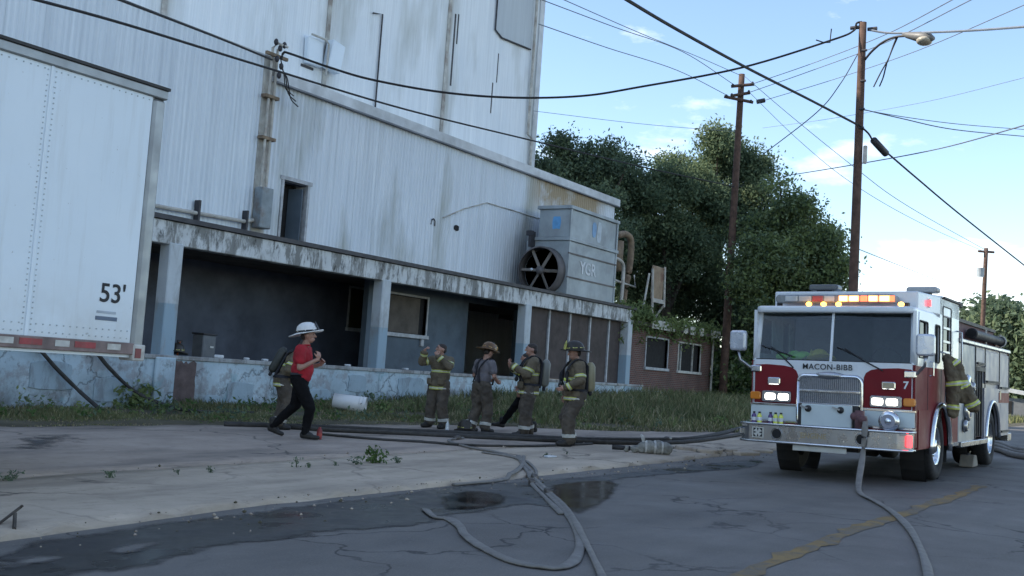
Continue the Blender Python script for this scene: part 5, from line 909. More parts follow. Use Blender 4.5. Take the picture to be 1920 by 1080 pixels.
# ------------------------------------------------------------------ people
SKIN = mat('skin', (.36, .2, .145), .55, var=.12, scale=14); HAIR = mat('hair_dark', (.03, .022, .018), .7, var=.3, scale=30)
TURN = mat('turnout_cloth', (.125, .1, .064), .9, var=.28, scale=5, bmp=.4, dirt=(.07, .058, .042), dirtamt=.6); TURNP = mat('turnout_trousers', (.085, .07, .054), .9, var=.28, scale=5, bmp=.4, dirt=(.045, .038, .032), dirtamt=.6)
REDC = mat('red_polo', (.34, .012, .022), .85, var=.2, scale=7, bmp=.3); BLKC = mat('black_trousers', (.007, .007, .008), .9, var=.3, scale=7, bmp=.3, spec=.15); GREYT = mat('grey_tee', (.14, .13, .14), .9, var=.2, scale=7, bmp=.3)
BOOT = mat('boot_black', (.014, .013, .012), .6, var=.3); STRAP = mat('strap_black', (.016, .016, .02), .8); TANK = mat('air_tank', (.18, .18, .15), .45, var=.2); TANKY = mat('air_tank_yellow', (.3, .27, .16), .5, var=.2); GLOVE = mat('glove', (.1, .085, .06), .9, var=.3)
HWHITE = mat('helmet_white', (.72, .72, .7), .35, coat=.3, var=.06); HBLK = mat('helmet_black', (.02, .017, .012), .45, coat=.0, var=.3, scale=8); HGLINT = mat('helmet_orange_glint', (.9, .5, .14), .25, .0, var=.2); HYEL = mat('helmet_lime_reflective', (.62, .6, .16), .3, .2, var=.15)  # the orange one paints a glint of reflected light onto reflective patches
WRINK = bpy.data.textures.new('wrinkle', 'CLOUDS'); WRINK.noise_scale = .085; WRINK.noise_depth = 3
def fuse(mb, name, material, voxel, wr=0.0, it=3):
    me = mb.mesh(name, material, fix=True); o = bpy.data.objects.new('tmp', me); COL.objects.link(o)
    r = o.modifiers.new('r', 'REMESH'); r.mode = 'VOXEL'; r.voxel_size = voxel; r.use_smooth_shade = True
    s = o.modifiers.new('s', 'SMOOTH'); s.iterations = it; s.factor = .5
    if wr: d = o.modifiers.new('d', 'DISPLACE'); d.texture = WRINK; d.strength = wr; d.mid_level = .5; d.texture_coords = 'LOCAL'
    out = bpy.data.meshes.new_from_object(o.evaluated_get(bpy.context.evaluated_depsgraph_get())); bpy.data.objects.remove(o); bpy.data.meshes.remove(me)
    out.name = name
    if not out.materials: out.materials.append(material)
    out.polygons.foreach_set('use_smooth', [True]*len(out.polygons)); return out
def band(me, p, n, half, R, material, out=.007, name='reflective_stripe'):
    """a strip of trim cut from the garment's own surface between two planes"""
    p, n = Vector(p), Vector(n).normalized(); bm = bmesh.new(); bm.from_mesh(me)
    bmesh.ops.bisect_plane(bm, geom=bm.verts[:]+bm.edges[:]+bm.faces[:], plane_co=p+n*half, plane_no=n, clear_outer=True); bmesh.ops.bisect_plane(bm, geom=bm.verts[:]+bm.edges[:]+bm.faces[:], plane_co=p-n*half, plane_no=n, clear_inner=True)
    bmesh.ops.delete(bm, geom=[f for f in bm.faces if (f.calc_center_median()-p).length > R], context='FACES'); bm.normal_update()
    for v in bm.verts: v.co += v.normal*out
    if not bm.faces: bm.free(); return None
    m2 = bpy.data.meshes.new(name); bm.to_mesh(m2); bm.free(); m2.materials.clear(); m2.materials.append(material); m2.polygons.foreach_set('material_index', [0]*len(m2.polygons)); m2.polygons.foreach_set('use_smooth', [True]*len(m2.polygons)); return m2
def helmet_parts(parent, M, shell, patchm, shieldm, chief=False, levels=True):
    T = lambda pts: [tuple(M @ Vector(p)) for p in pts]; n = 28
    prof = [(1.0, 0), (1.0, .03), (.97, .06), (.88, .098), (.68, .128), (.42, .15), (.05, .158)]; rg_ = []
    for k, z in prof: rg_.append(T([(.118*k*math.cos(2*math.pi*i/n), .145*k*math.sin(2*math.pi*i/n), z) for i in range(n)]))
    sh = part('helmet_shell', MB().rings(rg_), shell, parent, smooth=True); r0, r1, r2 = [], [], []
    for i in range(n):
        a = 2*math.pi*i/n; c, s = math.cos(a), math.sin(a); w = .036+.028*max(s, 0)+.07*max(-s, 0)**1.6; dz = -.014*abs(c)-.045*max(-s, 0)**2+.018*max(s, 0)
        r0.append((.114*c, .141*s, .006)); r1.append(((.118+w)*c, (.145+w)*s, dz+.012)); r2.append(((.118+w)*c, (.145+w)*s, dz)); 
    r3 = [(p[0], p[1], -.004) for p in r0]; put = lambda nme, mb, mm, **k: (lambda o: (setattr(o, 'parent', sh), o)[1])(mb.build(nme, mm, **k))
    put('brim', MB().rings([T(r0), T(r1), T(r2), T(r3)], cap=False), shell, smooth=True)
    for a in (0, 45, 90, 135):
        ra = math.radians(a); put('ridge', MB().tube(T([(.121*math.cos(ra)*math.cos(t), .148*math.sin(ra)*math.cos(t), .008+.14*math.sin(t)) for t in np.linspace(.1, math.pi-.1, 13)]), .007, 6), shell, smooth=True)
    put('hat_band', MB().rings([T([(.1215*math.cos(2*math.pi*i/n), .1485*math.sin(2*math.pi*i/n), z) for i in range(n)]) for z in (.008, .035)], cap=False), BLACK if chief else shell)
    put('front_shield', MB().ext([(-.045, .0), (.045, .0), (.055, .09), (0, .155), (-.055, .09)], 'y', 0, .008), shieldm).data.transform(M @ Matrix.Translation((0, .15, .01)) @ Matrix.Rotation(.28, 4, 'X'))
    if patchm is not None:
        for a in (10, 55, 125, 170, 215, 270, 325):
            ra = math.radians(a); q = []
            for da, t in ((-.24, .16), (.24, .16), (.16, .8), (-.16, .8)): q.append((.124*math.cos(ra+da)*math.cos(t), .151*math.sin(ra+da)*math.cos(t), .012+.142*math.sin(t)))
            put('reflective_patch', MB().add(T(q)+T([(p[0]*.95, p[1]*.95, p[2]*.95) for p in q]), [(0, 1, 2, 3), (7, 6, 5, 4), (0, 4, 5, 1), (1, 5, 6, 2), (2, 6, 7, 3), (3, 7, 4, 0)]), patchm)
    return sh
def hand_prims(mb, wr, d, side, palm, curl, k=1.0):
    """palm and five fingers from the wrist along d; palm = direction the palm faces"""
    d = Vector(d).normalized(); pn = Vector(palm); pn = (pn-d*pn.dot(d)).normalized(); sdir = d.cross(pn)*side; wr = Vector(wr); c = wr+d*.05
    mb.cap_(wr, c, .026*k, .03*k); mb.cap_(c+sdir*.02, c-sdir*.02, .02*k, .02*k); kn = wr+d*.088
    for i, (o_, l) in enumerate(((.03, .07), (.01, .08), (-.01, .074), (-.029, .058))):
        a = kn+sdir*o_; c1 = curl*(1+.08*i); d1 = (d*math.cos(c1)+pn*math.sin(c1)); b = a+d1*l*.52; d2 = (d*math.cos(c1*2)+pn*math.sin(c1*2)); e = b+d2*l*.5
        mb.cap_(a-d*.02, b, .0095*k, .009*k, 8); mb.cap_(b, e, .009*k, .0075*k, 8)
    t0 = wr+d*.035+sdir*.028; t1 = t0+(d*.6+sdir*.6+pn*.5).normalized()*.04; mb.cap_(t0, t1, .012*k, .0105*k, 8); mb.cap_(t1, t1+(d*.8+sdir*.1+pn*.6).normalized()*.032, .0105*k, .0085*k, 8)
BASE = dict(hipR=(.1, 0, .93), hipL=(-.1, 0, .93), kneeR=(.12, .04, .5), kneeL=(-.12, .04, .5), ankR=(.13, -.03, .1), ankL=(-.13, -.03, .1), toeR=None, toeL=None, shR=(.185, -.01, 1.43), shL=(-.185, -.01, 1.43), elR=(.26, -.04, 1.15), elL=(-.26, -.04, 1.15), wrR=(.25, .1, .92), wrL=(-.25, .1, .92), hdR=(0, .25, -1), hdL=(0, .25, -1), pmR=(-1, 0, 0), pmL=(1, 0, 0), cvR=.45, cvL=.45, yaw=0, nod=0, lean=0)
def person(px_, py_, heading, pose, label, outfit, scale=1.0, helmet=None, scba=None, hair=True, world=None, shirt=None):
    J = dict(BASE); J.update(pose); base = gp(px_, py_) if world is None else np.array(world); h = np.array(heading, float); h /= np.hypot(h[0], h[1]); th = math.atan2(-h[0], h[1])
    o = thing('person', up(base), label, 'person', 'firefighters on the pavement', rot=(0, 0, th)); o.scale = (scale*(1.12 if outfit == 'turnout' else 1.14 if outfit == 'chief' else 1.1),)*2+(scale,)
    ln = J['lean']
    def B(p): p = Vector(p); return Matrix.Rotation(-ln, 3, 'X') @ (p-Vector((0, 0, .93)))+Vector((0, 0, .93)) if p.z > .9 else p
    for k in ('shR', 'shL', 'elR', 'elL', 'wrR', 'wrL'): J[k] = B(J[k])
    V_ = lambda k: Vector(J[k])
    neck, headc = B((0, .0, 1.47)), B((0, .025, 1.655)); RH = (Matrix.Rotation(-J['yaw'], 3, 'Z') @ Matrix.Rotation(-J['nod']-ln*.5, 3, 'X')); HM = Matrix.Translation(headc) @ RH.to_4x4(); hp = lambda p: HM @ Vector(p)
    # the body: one continuous surface
    b = MB(); b.ell(hp((0, 0, .015)), (.076, .096, .108), 18, 12, RH).ell(hp((0, .028, -.06)), (.055, .062, .055), 14, 9, RH).cap_(hp((0, .092, .02)), hp((0, .108, -.018)), .009, .014, 8).ell(hp((0, .085, -.062)), (.026, .014, .012), 10, 6, RH).ell(hp((0, .08, .035)), (.055, .018, .012), 10, 6, RH)
    for s in (-1, 1): b.ell(hp((s*.079, -.005, -.005)), (.012, .022, .033), 8, 6, RH)
    b.cap_(B((0, -.01, 1.42)), hp((0, -.012, -.07)), .058, .053)
    b.ell(B((0, -.01, 1.3)), (.15, .095, .2)).ell(B((0, 0, 1.08)), (.14, .095, .18)).ell((0, 0, .95), (.14, .1, .1))
    for s in 'RL':
        b.cap_(J['sh'+s], J['el'+s], .05, .042).cap_(J['el'+s], J['wr'+s], .042, .029); hand_prims(b, J['wr'+s], J['hd'+s], 1 if s == 'R' else -1, J['pm'+s], J['cv'+s])
        b.cap_(B((.06 if s == 'R' else -.06, -.01, 1.43)), J['sh'+s], .06, .055); b.cap_(J['hip'+s], J['knee'+s], .08, .055).cap_(J['knee'+s], J['ank'+s], .055, .04)
    link('body', fuse(b, 'body', SKIN, .0075, 0, 2), o)
    for s in (-1, 1): part('eye', MB().ell(hp((s*.031, .083, .018)), (.011, .008, .008), 8, 6, RH), BLACK, o)
    part('eyebrows', MB().cap_(hp((.018, .096, .042)), hp((.048, .084, .043)), .006, .005, 6).cap_(hp((-.018, .096, .042)), hp((-.048, .084, .043)), .006, .005, 6), HAIR, o)
    if hair: hm = MB(); hm.ell(hp((0, -.012, .052)), (.081, .095, .078), 16, 10, RH).ell(hp((0, -.05, -.01)), (.075, .06, .07), 14, 9, RH); link('hair', fuse(hm, 'hair', HAIR, .012), o)
    toes = {}
    for s in 'RL':
        a = V_('ank'+s); t = Vector(J['toe'+s]) if J['toe'+s] else Vector((a.x*1.15, a.y+.17, .045)); toes[s] = t; hl = a+Vector((0, -.03, -.045))
        bt = MB(); big = 1.25 if outfit != 'chief' else 1.0
        sole = (t-hl); bt.cap_(hl, t, .042*big, .038*big).cap_(hl+Vector((0, 0, .03)), (hl+t)/2+Vector((0, 0, .03)), .045*big, .045*big).cap_(a+Vector((0, 0, -.03)), a+Vector((0, 0, .12))*.9, .05*big, .056*big); link('boot' if outfit != 'chief' else 'shoe', fuse(bt, 'boot', BOOT, .012), o)
    # garments
    tg = outfit in ('turnout', 'tee'); wide = 1.0 if tg else .0
    tr_ = MB(); tr_.ell((0, 0, .97), (.19+.01*wide, .14+.01*wide, .14))
    for s in 'RL':
        a, kn, hi = V_('ank'+s), V_('knee'+s), V_('hip'+s); ae = kn+(a-kn)*(.93 if tg else .98)
        tr_.cap_(hi, kn, .115+.012*wide, .082+.024*wide).cap_(kn, ae, .08+.026*wide, .058+.04*wide)
    TM = TURNP if tg else BLKC; tme = fuse(tr_, 'trousers', TM, .014, .05 if tg else .026); link('trousers', tme, o)
    if tg:
        for s in 'RL':
            a, kn = V_('ank'+s), V_('knee'+s); d = (a-kn); c = kn+d*.78
            for off, mm in ((0, LIME), ):
                q = band(tme, c, d, .03, .17, REFS if s == 'R' else REFS); 
                if q: link('reflective_stripe', q, o)
    ct = MB(); k = .03 if outfit == 'turnout' else .012 if outfit == 'chief' else .006
    ct.ell(B((0, -.01, 1.31)), (.185+k, .125+k, .19+k*.6)).ell(B((0, .015 if outfit == 'chief' else 0, 1.1)), (.175+k, .13+k+(.02 if outfit == 'chief' else 0), .2)).cap_(B((-.13, -.01, 1.42)), B((.13, -.01, 1.42)), .075+k, .075+k)
    if outfit == 'turnout': ct.ell((0, 0, .92), (.225, .18, .16)).ell((0, 0, .84), (.22, .175, .07)).cap_(B((-.05, -.01, 1.49)), B((.05, -.01, 1.49)), .075, .075)
    else: ct.ell((0, .01, .97), (.19, .148, .09))
    for s in 'RL':
        sh, el, wr = V_('sh'+s), V_('el'+s), V_('wr'+s)
        if outfit == 'turnout': ct.cap_(sh, el, .092, .08).cap_(el, el+(wr-el)*.9, .08, .066)
        else: ct.cap_(sh, sh+(el-sh)*.62, .078, .076)
    CM = shirt or {'turnout': TURN, 'chief': REDC, 'tee': GREYT}[outfit]; cme = fuse(ct, 'coat', CM, .013, .045 if outfit == 'turnout' else .024); link({'turnout': 'coat', 'chief': 'polo_shirt', 'tee': 't_shirt'}[outfit], cme, o)
    if outfit == 'turnout':
        for z, w in ((.845, .03), (1.2, .028)):
            q = band(cme, B((0, 0, z)), Matrix.Rotation(-ln, 3, 'X') @ Vector((0, 0, 1)) if z > .9 else (0, 0, 1), w, .27, LIME)
            if q: link('reflective_stripe', q, o); q2 = band(cme, B((0, 0, z)), Matrix.Rotation(-ln, 3, 'X') @ Vector((0, 0, 1)) if z > .9 else (0, 0, 1), w*.4, .27, REFS, .010); link('reflective_stripe', q2, o)
        for s in 'RL':
            sh, el, wr = V_('sh'+s), V_('el'+s), V_('wr'+s)
            for p, d in ((sh+(el-sh)*.68, el-sh), (el+(wr-el)*.78, wr-el)):
                q = band(cme, p, d, .026, .115, LIME)
                if q: link('reflective_stripe', q, o)
                q = band(cme, p, d, .01, .115, REFS, .010)
                if q: link('reflective_stripe', q, o)
        for s in (-1, 1): part('pocket', MB().obox((s*.13, .16, .98), (.13, .04, .13), Matrix.Rotation(-s*.4, 3, 'Z')), TURN, o, bevel=.015)
    if outfit == 'chief': q = band(tme, (0, 0, 1.03), (0, 0, 1), .02, .3, BLACK, .012, 'belt'); link('belt', q, o) if q else None; part('collar', MB().tube([tuple(B((.07*math.cos(a), .075*math.sin(a)-.01, 1.495+.012*math.sin(a)))) for a in np.linspace(0, 2*math.pi, 18)], .016, 6), REDC, o, smooth=True)
    if outfit == 'tee':
        for s in (-1, 1): part('suspender', MB().tube(smooth_path([B((s*.11, .16, 1.0)), B((s*.11, .17, 1.25)), B((s*.1, .1, 1.49)), B((s*.09, -.04, 1.515)), B((s*.06, -.165, 1.35)), B((s*.03, -.165, 1.2)), B((s*.08, -.165, 1.0))], 5), .022, 6, sx=1.1, sz=.5), STRAP, o, smooth=True)
    if scba:
        tk = part('air_cylinder', MB().tube([tuple(B((0, -.25, z))) for z in (.98, 1.0, 1.04, 1.42, 1.47, 1.5)], [.03, .06, .078, .078, .055, .03], 16), scba, o, smooth=True); q = MB().cap_(B((0, -.25, .93)), B((0, -.25, .98)), .03, .03).cyl(B((.0, -.25, .95)), B((.09, -.25, .95)), .02).build('valve', BLACK); q.parent = tk
        part('back_frame', MB().obox(B((0, -.165, 1.2)), (.22, .05, .5), Matrix.Rotation(-ln, 3, 'X')), STRAP, o, bevel=.02)
        for s in (-1, 1): part('shoulder_strap', MB().tube(smooth_path([B((s*.14, .12, 1.02)), B((s*.13, .185, 1.18)), B((s*.12, .15, 1.4)), B((s*.11, .02, 1.535)), B((s*.1, -.12, 1.5)), B((s*.08, -.17, 1.36))], 5), .026, 6, sx=1.2, sz=.5), STRAP, o, smooth=True)
        q = band(cme, B((0, 0, 1.0)), (0, 0, 1), .024, .27, STRAP, .014, 'waist_belt'); link('waist_belt', q, o) if q else None
        part('hose_line', MB().tube(smooth_path([B((.08, -.2, 1.4)), B((.17, -.02, 1.52)), B((.15, .2, 1.3)), B((.1, .22, 1.1))], 5), .014, 6), BLACK, o, smooth=True); part('regulator', MB().ell(B((.1, .22, 1.08)), (.04, .035, .05), 10, 7), BLACK, o); part('gauge', MB().ell(B((-.12, .21, 1.18)), (.03, .02, .035), 10, 7), LIME, o)
    if helmet: helmet_parts(o, HM @ Matrix.Translation((0, -.01, .05)) @ Matrix.Rotation(.1, 4, 'X') @ Matrix.Scale(1.1, 4), *helmet)
    return o
RIGHT = np.array([_r[0], _r[1]]); AWAY = np.array([_fw[0], _fw[1]])
HD = lambda r, a: RIGHT*r+AWAY*a
chief = person(553, 822, HD(1, -.05), dict(kneeR=(.1, .2, .5), ankR=(.1, .16, .1), toeR=(.11, .34, .045), kneeL=(-.1, -.06, .52), ankL=(-.1, -.36, .16), toeL=(-.1, -.22, .05), elR=(.23, .03, 1.13), wrR=(.13, .24, 1.3), hdR=(-.1, .15, 1), pmR=(-.4, -.5, .2), cvR=.7, elL=(-.25, .02, 1.14), wrL=(-.2, .22, 1.22), hdL=(.5, .4, .6), nod=-.1, lean=.06),
    'man in red polo shirt and white fire helmet walking past the dock', 'chief', 1.02, (HWHITE, None, BLACK, True))
person(532, 806, HD(1, .25), dict(elR=(.27, -.02, 1.15), wrR=(.2, .2, 1.1), hdR=(0, 1, .2), lean=.38, nod=.2, kneeR=(.12, .1, .5)), 'firefighter with air pack half hidden behind the man in the red shirt', 'turnout', .95, None, mat('pack_dark', (.035, .038, .032), .6), world=gp(556, 812)+np.array([.35, .75, .0]))
person(818, 803, HD(-.5, -.85), dict(elR=(.3, .2, 1.36), wrR=(.19, .3, 1.58), hdR=(-.4, .2, 1), pmR=(-.7, -.4, 0), cvR=.8, elL=(-.3, .16, 1.3), wrL=(-.1, .27, 1.5), hdL=(.5, .1, .9), pmL=(.3, -1, 0), cvL=.7, yaw=.55, nod=-.12, hipR=(.11, 0, .93), ankR=(.17, 0, .1), ankL=(-.15, 0, .1)),
    'bareheaded firefighter in tan turnout coat raising both hands to his face', 'turnout', .985)
person(897, 811, HD(.75, .75), dict(elR=(.27, .02, 1.16), wrR=(.2, .22, 1.06), hdR=(-.3, .9, .2), elL=(-.27, .02, 1.16), wrL=(-.18, .24, 1.08), hdL=(.3, .9, .2), nod=.35, lean=.12, kneeR=(.13, .08, .5), ankR=(.14, .02, .1), ankL=(-.13, -.1, .1)),
    'firefighter in grey t-shirt, braces and glinting helmet, seen from behind', 'tee', .99, (mat('helmet_amber_glint', (.12, .06, .02), .35, var=.4, scale=9), HGLINT, HGLINT))  # dark helmet coloured amber and orange to paint in its reflected glint
person(986, 820, HD(-1, -.12), dict(elR=(.25, .1, 1.16), wrR=(.1, .32, 1.28), hdR=(-.5, .6, .5), pmR=(0, -.6, 1), cvR=.8, elL=(-.25, .1, 1.18), wrL=(-.08, .34, 1.33), hdL=(.5, .5, .5), pmL=(0, -.6, 1), cvL=.8, yaw=0, nod=.02, lean=-.03, ankR=(.13, -.06, .1), ankL=(-.12, .06, .1)),
    'bareheaded firefighter with air pack holding his hands at his chest', 'turnout', 1.045, None, TANK)
person(968, 812, HD(-1, .15), dict(kneeR=(.1, .26, .52), ankR=(.1, .48, .14), toeR=(.1, .66, .12), kneeL=(-.1, .02, .5), ankL=(-.1, -.2, .1), lean=.05, elR=(.24, -.02, 1.15), wrR=(.2, .2, 1.05)), 'striding person in black trousers mostly hidden behind the bareheaded air-pack wearer', 'chief', .93, world=gp(1027, 818)+np.array([.3, .75, .02]), shirt=BLKC)
person(1072, 837, HD(-1, -.25), dict(hipR=(.1, -.04, .91), hipL=(-.1, -.04, .91), kneeR=(.13, .1, .5), ankR=(.14, -.02, .1), kneeL=(-.12, .12, .52), ankL=(-.13, .1, .1), elR=(.29, -.04, 1.15), wrR=(.25, .08, .9), elL=(-.28, .0, 1.16), wrL=(-.2, .22, 1.04), hdL=(.2, .8, -.3), nod=.2, lean=.04),
    'firefighter in helmet and air pack standing with arms lowered, closest to the fire engine', 'turnout', 1.03, (HBLK, HYEL, HYEL), TANKY)

# ------------------------------------------------------------------ loose gear
def loose_helmet(loc, rz, tilt, label):
    o = thing('fire_helmet', up(loc), label, 'helmet', 'loose fire helmets', rot=(tilt, 0, rz)); helmet_parts(o, Matrix.Translation((0, 0, .07)) @ Matrix.Scale(1.25, 4), HBLK, HYEL, HBLK); return o
loose_helmet(gp(871, 812)+np.array([0, 0, 0]), 2.4, .0, 'black and lime fire helmet lying on the pavement between two firefighters')
dz = 1.292
def on_dock(px_, py_, Y=18.12): p = on_y(px_, py_, Y); return np.array([p[0], Y, dz])
loose_helmet(on_dock(332, 655), 2.0, 0, 'black and lime fire helmet resting on the dock edge beside the column')
ax = thing('orange_tool', up(on_dock(341, 640)+np.array([0, .1, 0])), 'small orange hand tool standing by the helmet on the dock', 'hand tool', world=True); a0 = on_dock(341, 640)+np.array([0, .1, 0]); part('handle', MB().tube([a0, a0+np.array([.03, 0, .3])], .022, 8), mat('tool_orange', (.4, .09, .03), .6), ax); part('head', MB().obox(a0+np.array([.03, 0, .3]), (.14, .04, .06)), DARKSTEEL, ax, bevel=.01)
gb = on_dock(389, 655, 18.6); gb[2] = 1.24; o = thing('metal_drum_bin', up(gb), 'grey metal cabinet bin standing on the dock behind the coping', 'bin', world=True); part('bin_body', MB().box(gb[0]-.19, gb[0]+.19, 18.55, 18.9, 1.24, 1.78), mat('bin_grey', (.12, .13, .14), .6, .2, space='world'), o, bevel=.02); part('lid', MB().box(gb[0]-.21, gb[0]+.21, 18.53, 18.92, 1.78, 1.82), DARKMET, o, bevel=.01); part('bin_label', MB().box(gb[0]+.02, gb[0]+.12, 18.54, 18.55, 1.5, 1.54), WHITETAPE, o)
for i, (a, b_, w, lb) in enumerate(((412, 658, .3, 'long white rag lying on the dock edge beside the grey bin'), (463, 660, .14, 'small white scrap on the dock edge, nearest the white rag'), (497, 664, .2, 'crumpled white scrap on the dock edge behind the man in red'), (605, 675, .24, 'flat white scrap on the dock edge past the man in red'), (652, 682, .2, 'white scrap on the dock edge beside the middle column'), (760, 694, .16, 'white scrap on the dock edge under the boarded window'))):
    p = on_dock(a, b_); r_ = np.random.default_rng(70+i); pts = [(p[0]+w/2*math.cos(t)*r_.uniform(.7, 1.1), p[1]+.1*math.sin(t)*r_.uniform(.6, 1.1)) for t in np.linspace(0, 2*math.pi, 9)[:-1]]
    tag(MB().ext(pts, 'z', dz, dz+.05+.02*(i == 0)).build('debris_scrap', WHITEP, bevel=.015), lb, 'debris', 'white scraps on the dock edge')
bk = gp(655, 775); axd = Vector((.9, -.12, -.18)).normalized(); bo = thing('plastic_bucket', up(bk), 'white plastic bucket lying on its side in the grass below the dock', 'bucket', world=True); c0 = Vector(bk-_r0*.38+np.array([0, 0, .27])); c1 = Vector(bk+_r0*.36+np.array([0, 0, .2]))
dv = (c1-c0).normalized(); MBK = Matrix.Translation(c0) @ dv.to_track_quat('Z', 'Y').to_matrix().to_4x4(); L_ = (c1-c0).length; rB = .19
part('pail', MB().lathe([(.0, 0), (rB*.88, 0), (rB*.93, L_*.5), (rB, L_), (rB*.97, L_), (rB*.9, L_*.5), (rB*.84, .02), (0, .02)], 26, MBK), HWHITE, bo, smooth=True)
for z in (.8, .9): part('rim_ring', MB().lathe([(rB*1.0, L_*z), (rB*1.05, L_*z+.008), (rB*1.0, L_*z+.016)], 26, MBK), HWHITE, bo, smooth=True)
part('bail_handle', MB().tube([MBK @ Vector((rB*1.04*math.cos(a), rB*1.04*math.sin(a)*.35+.02, L_*.86+.06*math.sin(a))) for a in np.linspace(0, math.pi, 12)], .006, 6), BLACK, bo)
def can(px_, py_, m, h, r, label, name='drink_can', cat='can'):
    p = gp(px_, py_); o = thing(name, up(p), label, cat, world=False); part('body', MB().lathe([(0, 0), (r*.85, 0), (r, h*.06), (r, h*.7), (r*.9, h*.8), (r*.45, h*.92)], 16), m, o, smooth=True); part('label_band', MB().lathe([(r*1.01, h*.25), (r*1.02, h*.26), (r*1.02, h*.5), (r*1.01, h*.51)], 16), WHITEP if m is not REDTAPE else mat('can_band', (.4, .06, .05), .4), o); part('cap', MB().lathe([(r*.45, h*.9), (r*.5, h*.92), (r*.5, h), (0, h)], 12), m if m is REDTAPE else WHITEP, o)
can(598, 824, REDTAPE, .2, .045, 'red drink bottle standing on the pavement by the man in red'); can(838, 811, mat('water_bottle', (.5, .55, .58), .2, coat=.4), .22, .036, 'clear water bottle standing on the pavement beside the lying helmet', 'water_bottle', 'bottle')
# hoses
def hose(pix, w, h, label, m=None, lift=0.0, world=None, name='fire_hose', couplings=(), seed=0, k=8):
    if world is None:
        P_ = [gp(*p) for p in pix]; P_ = smooth_path(P_, k); r_ = np.random.default_rng(seed)
        P_ = [np.array([p[0], p[1], float(G(p[0], p[1]))+h+lift+.004*r_.uniform()]) for p in P_]
    else: P_ = smooth_path(world, k)
    o = thing(name, up(P_[0]), label, 'hose', 'fire hoses', world=True); n = len(P_); vw = [w*(1+.12*math.sin(i*.37+seed)) for i in range(n)]
    mb = MB(); rings = []
    for i in range(n):
        t = np.array(P_[min(i+1, n-1)])-np.array(P_[max(i-1, 0)]); t /= np.linalg.norm(t)+1e-9; a = np.cross(t, [0, 0, 1]); a /= np.linalg.norm(a)+1e-9; b_ = np.cross(a, t); tw = .3*math.sin(i*.21+seed*1.3)+.35*max(0, math.sin(i*.083+seed))**6; a2 = a*math.cos(tw)+b_*math.sin(tw)*(h/w); 
        rings.append([tuple(np.array(P_[i])+a2*math.copysign(abs(math.cos(q))**.7, math.cos(q))*vw[i]+b_*math.sin(q)*h) for q in np.linspace(0, 2*math.pi, 11)[:-1]])
    mb.rings(rings); part('jacket', mb, m or HOSEJ, o, smooth=True)
    for c in couplings:
        i = int(c*(n-2)); p, q = np.array(P_[i]), np.array(P_[i+1]); d = (q-p)/np.linalg.norm(q-p); part('coupling', MB().cyl(p-d*.09+np.array([0, 0, .015]), p+d*.09+np.array([0, 0, .015]), max(h*1.25, .045), n=12), BRASS, o, smooth=True)
    return o
hose([(798, 958), (815, 972), (842, 976), (862, 990), (872, 1006), (905, 1030), (955, 1054), (1010, 1066), (1050, 1068), (1078, 1052), (1088, 1020), (1078, 985), (1050, 950), (1015, 915), (990, 885), (978, 866), (972, 856)], .047, .013, 'wide flat canvas hose looping over the wet asphalt', seed=1, couplings=(.8,))
hose([(1140, 1110), (1112, 1050), (1088, 1003), (1060, 955), (1022, 920), (1000, 897), (988, 878), (970, 862), (930, 850), (885, 842), (852, 833), (842, 827), (868, 823)], .032, .018, 'narrow flat hose running from the road up to the pavement coil', seed=2, couplings=(.42, .98))
hose([(982, 858), (978, 875), (962, 889), (930, 900), (895, 908), (850, 912)], .035, .018, 'short hose branch curving down off the sidewalk into the gutter', seed=3)
hose([(1052, 966), (1020, 934), (997, 908), (1006, 888), (988, 868), (952, 857), (905, 850)], .03, .015, 'second narrow hose twisting beside the one that climbs to the pavement coil', seed=14, couplings=(.35,))
hose([(420, 799), (560, 803), (700, 809), (850, 815), (1000, 823), (1120, 828), (1240, 828), (1320, 822), (1400, 803), (1460, 795)], .045, .04, 'dark charged hose along the grass edge behind the men', HOSED, seed=4, couplings=(.7,))
hose([(480, 800), (620, 810), (760, 816), (900, 823), (1050, 830), (1170, 834), (1280, 832), (1360, 822), (1450, 806)], .045, .038, 'dark charged hose lying next to the one at the grass edge', HOSED, seed=5)
hose([(600, 816), (700, 825), (800, 831), (860, 836), (925, 838), (1010, 838), (1110, 834)], .03, .02, 'thin dark hose on the open pavement in front of the charged pair', HOSED, seed=6)
hw = lambda *p: np.array(local_to_world(p)); g0 = gp(1610, 918)
hose(None, .042, .013, 'flat hose hanging over the engine bumper and trailing down the road', world=[hw(.2, -.58, .98), hw(.08, -.63, .9), hw(-.03, -.66, .84), hw(-.06, -.66, .7), hw(-.1, -.65, .4), np.array([g0[0]-.02, g0[1], g0[2]+.08])]+[gp(*p)+np.array([0, 0, .02]) for p in ((1614, 928), (1640, 942), (1672, 962), (1700, 988), (1720, 1020), (1736, 1060), (1745, 1110))], seed=7)
for i, ((y0, y1), lb) in enumerate((((836, 852), 'pale supply hose behind the engine, the one lying highest'), ((842, 858), 'pale supply hose behind the engine, between its two fellows'), ((849, 864), 'pale supply hose behind the engine, the one closest to the wheels'))): hose([(1845, y0-6), (1875, y0), (1900, y1-6), (1935, y1)], .07, .065, lb, HOSEJ, seed=8+i)
def wall_hose(pts, label, seed): hose(None, .035, .033, label, HOSED, world=[np.array(p) for p in pts], seed=seed)
q0, q1 = on_y(75, 655, FY-.14), on_y(182, 762, FY-.9); wall_hose([(q0[0]-.5, FY+.8, 1.3), (q0[0]-.2, FY+.1, 1.36), (q0[0], FY-.1, 1.25), tuple(on_y(105, 690, FY-.14)), tuple(on_y(140, 725, FY-.22)), tuple(on_y(165, 748, FY-.5)), (q1[0], FY-1.1, float(G(q1[0], FY-1.1))+.04)], 'dark hose slanting down the dock wall close to the trailer', 21)
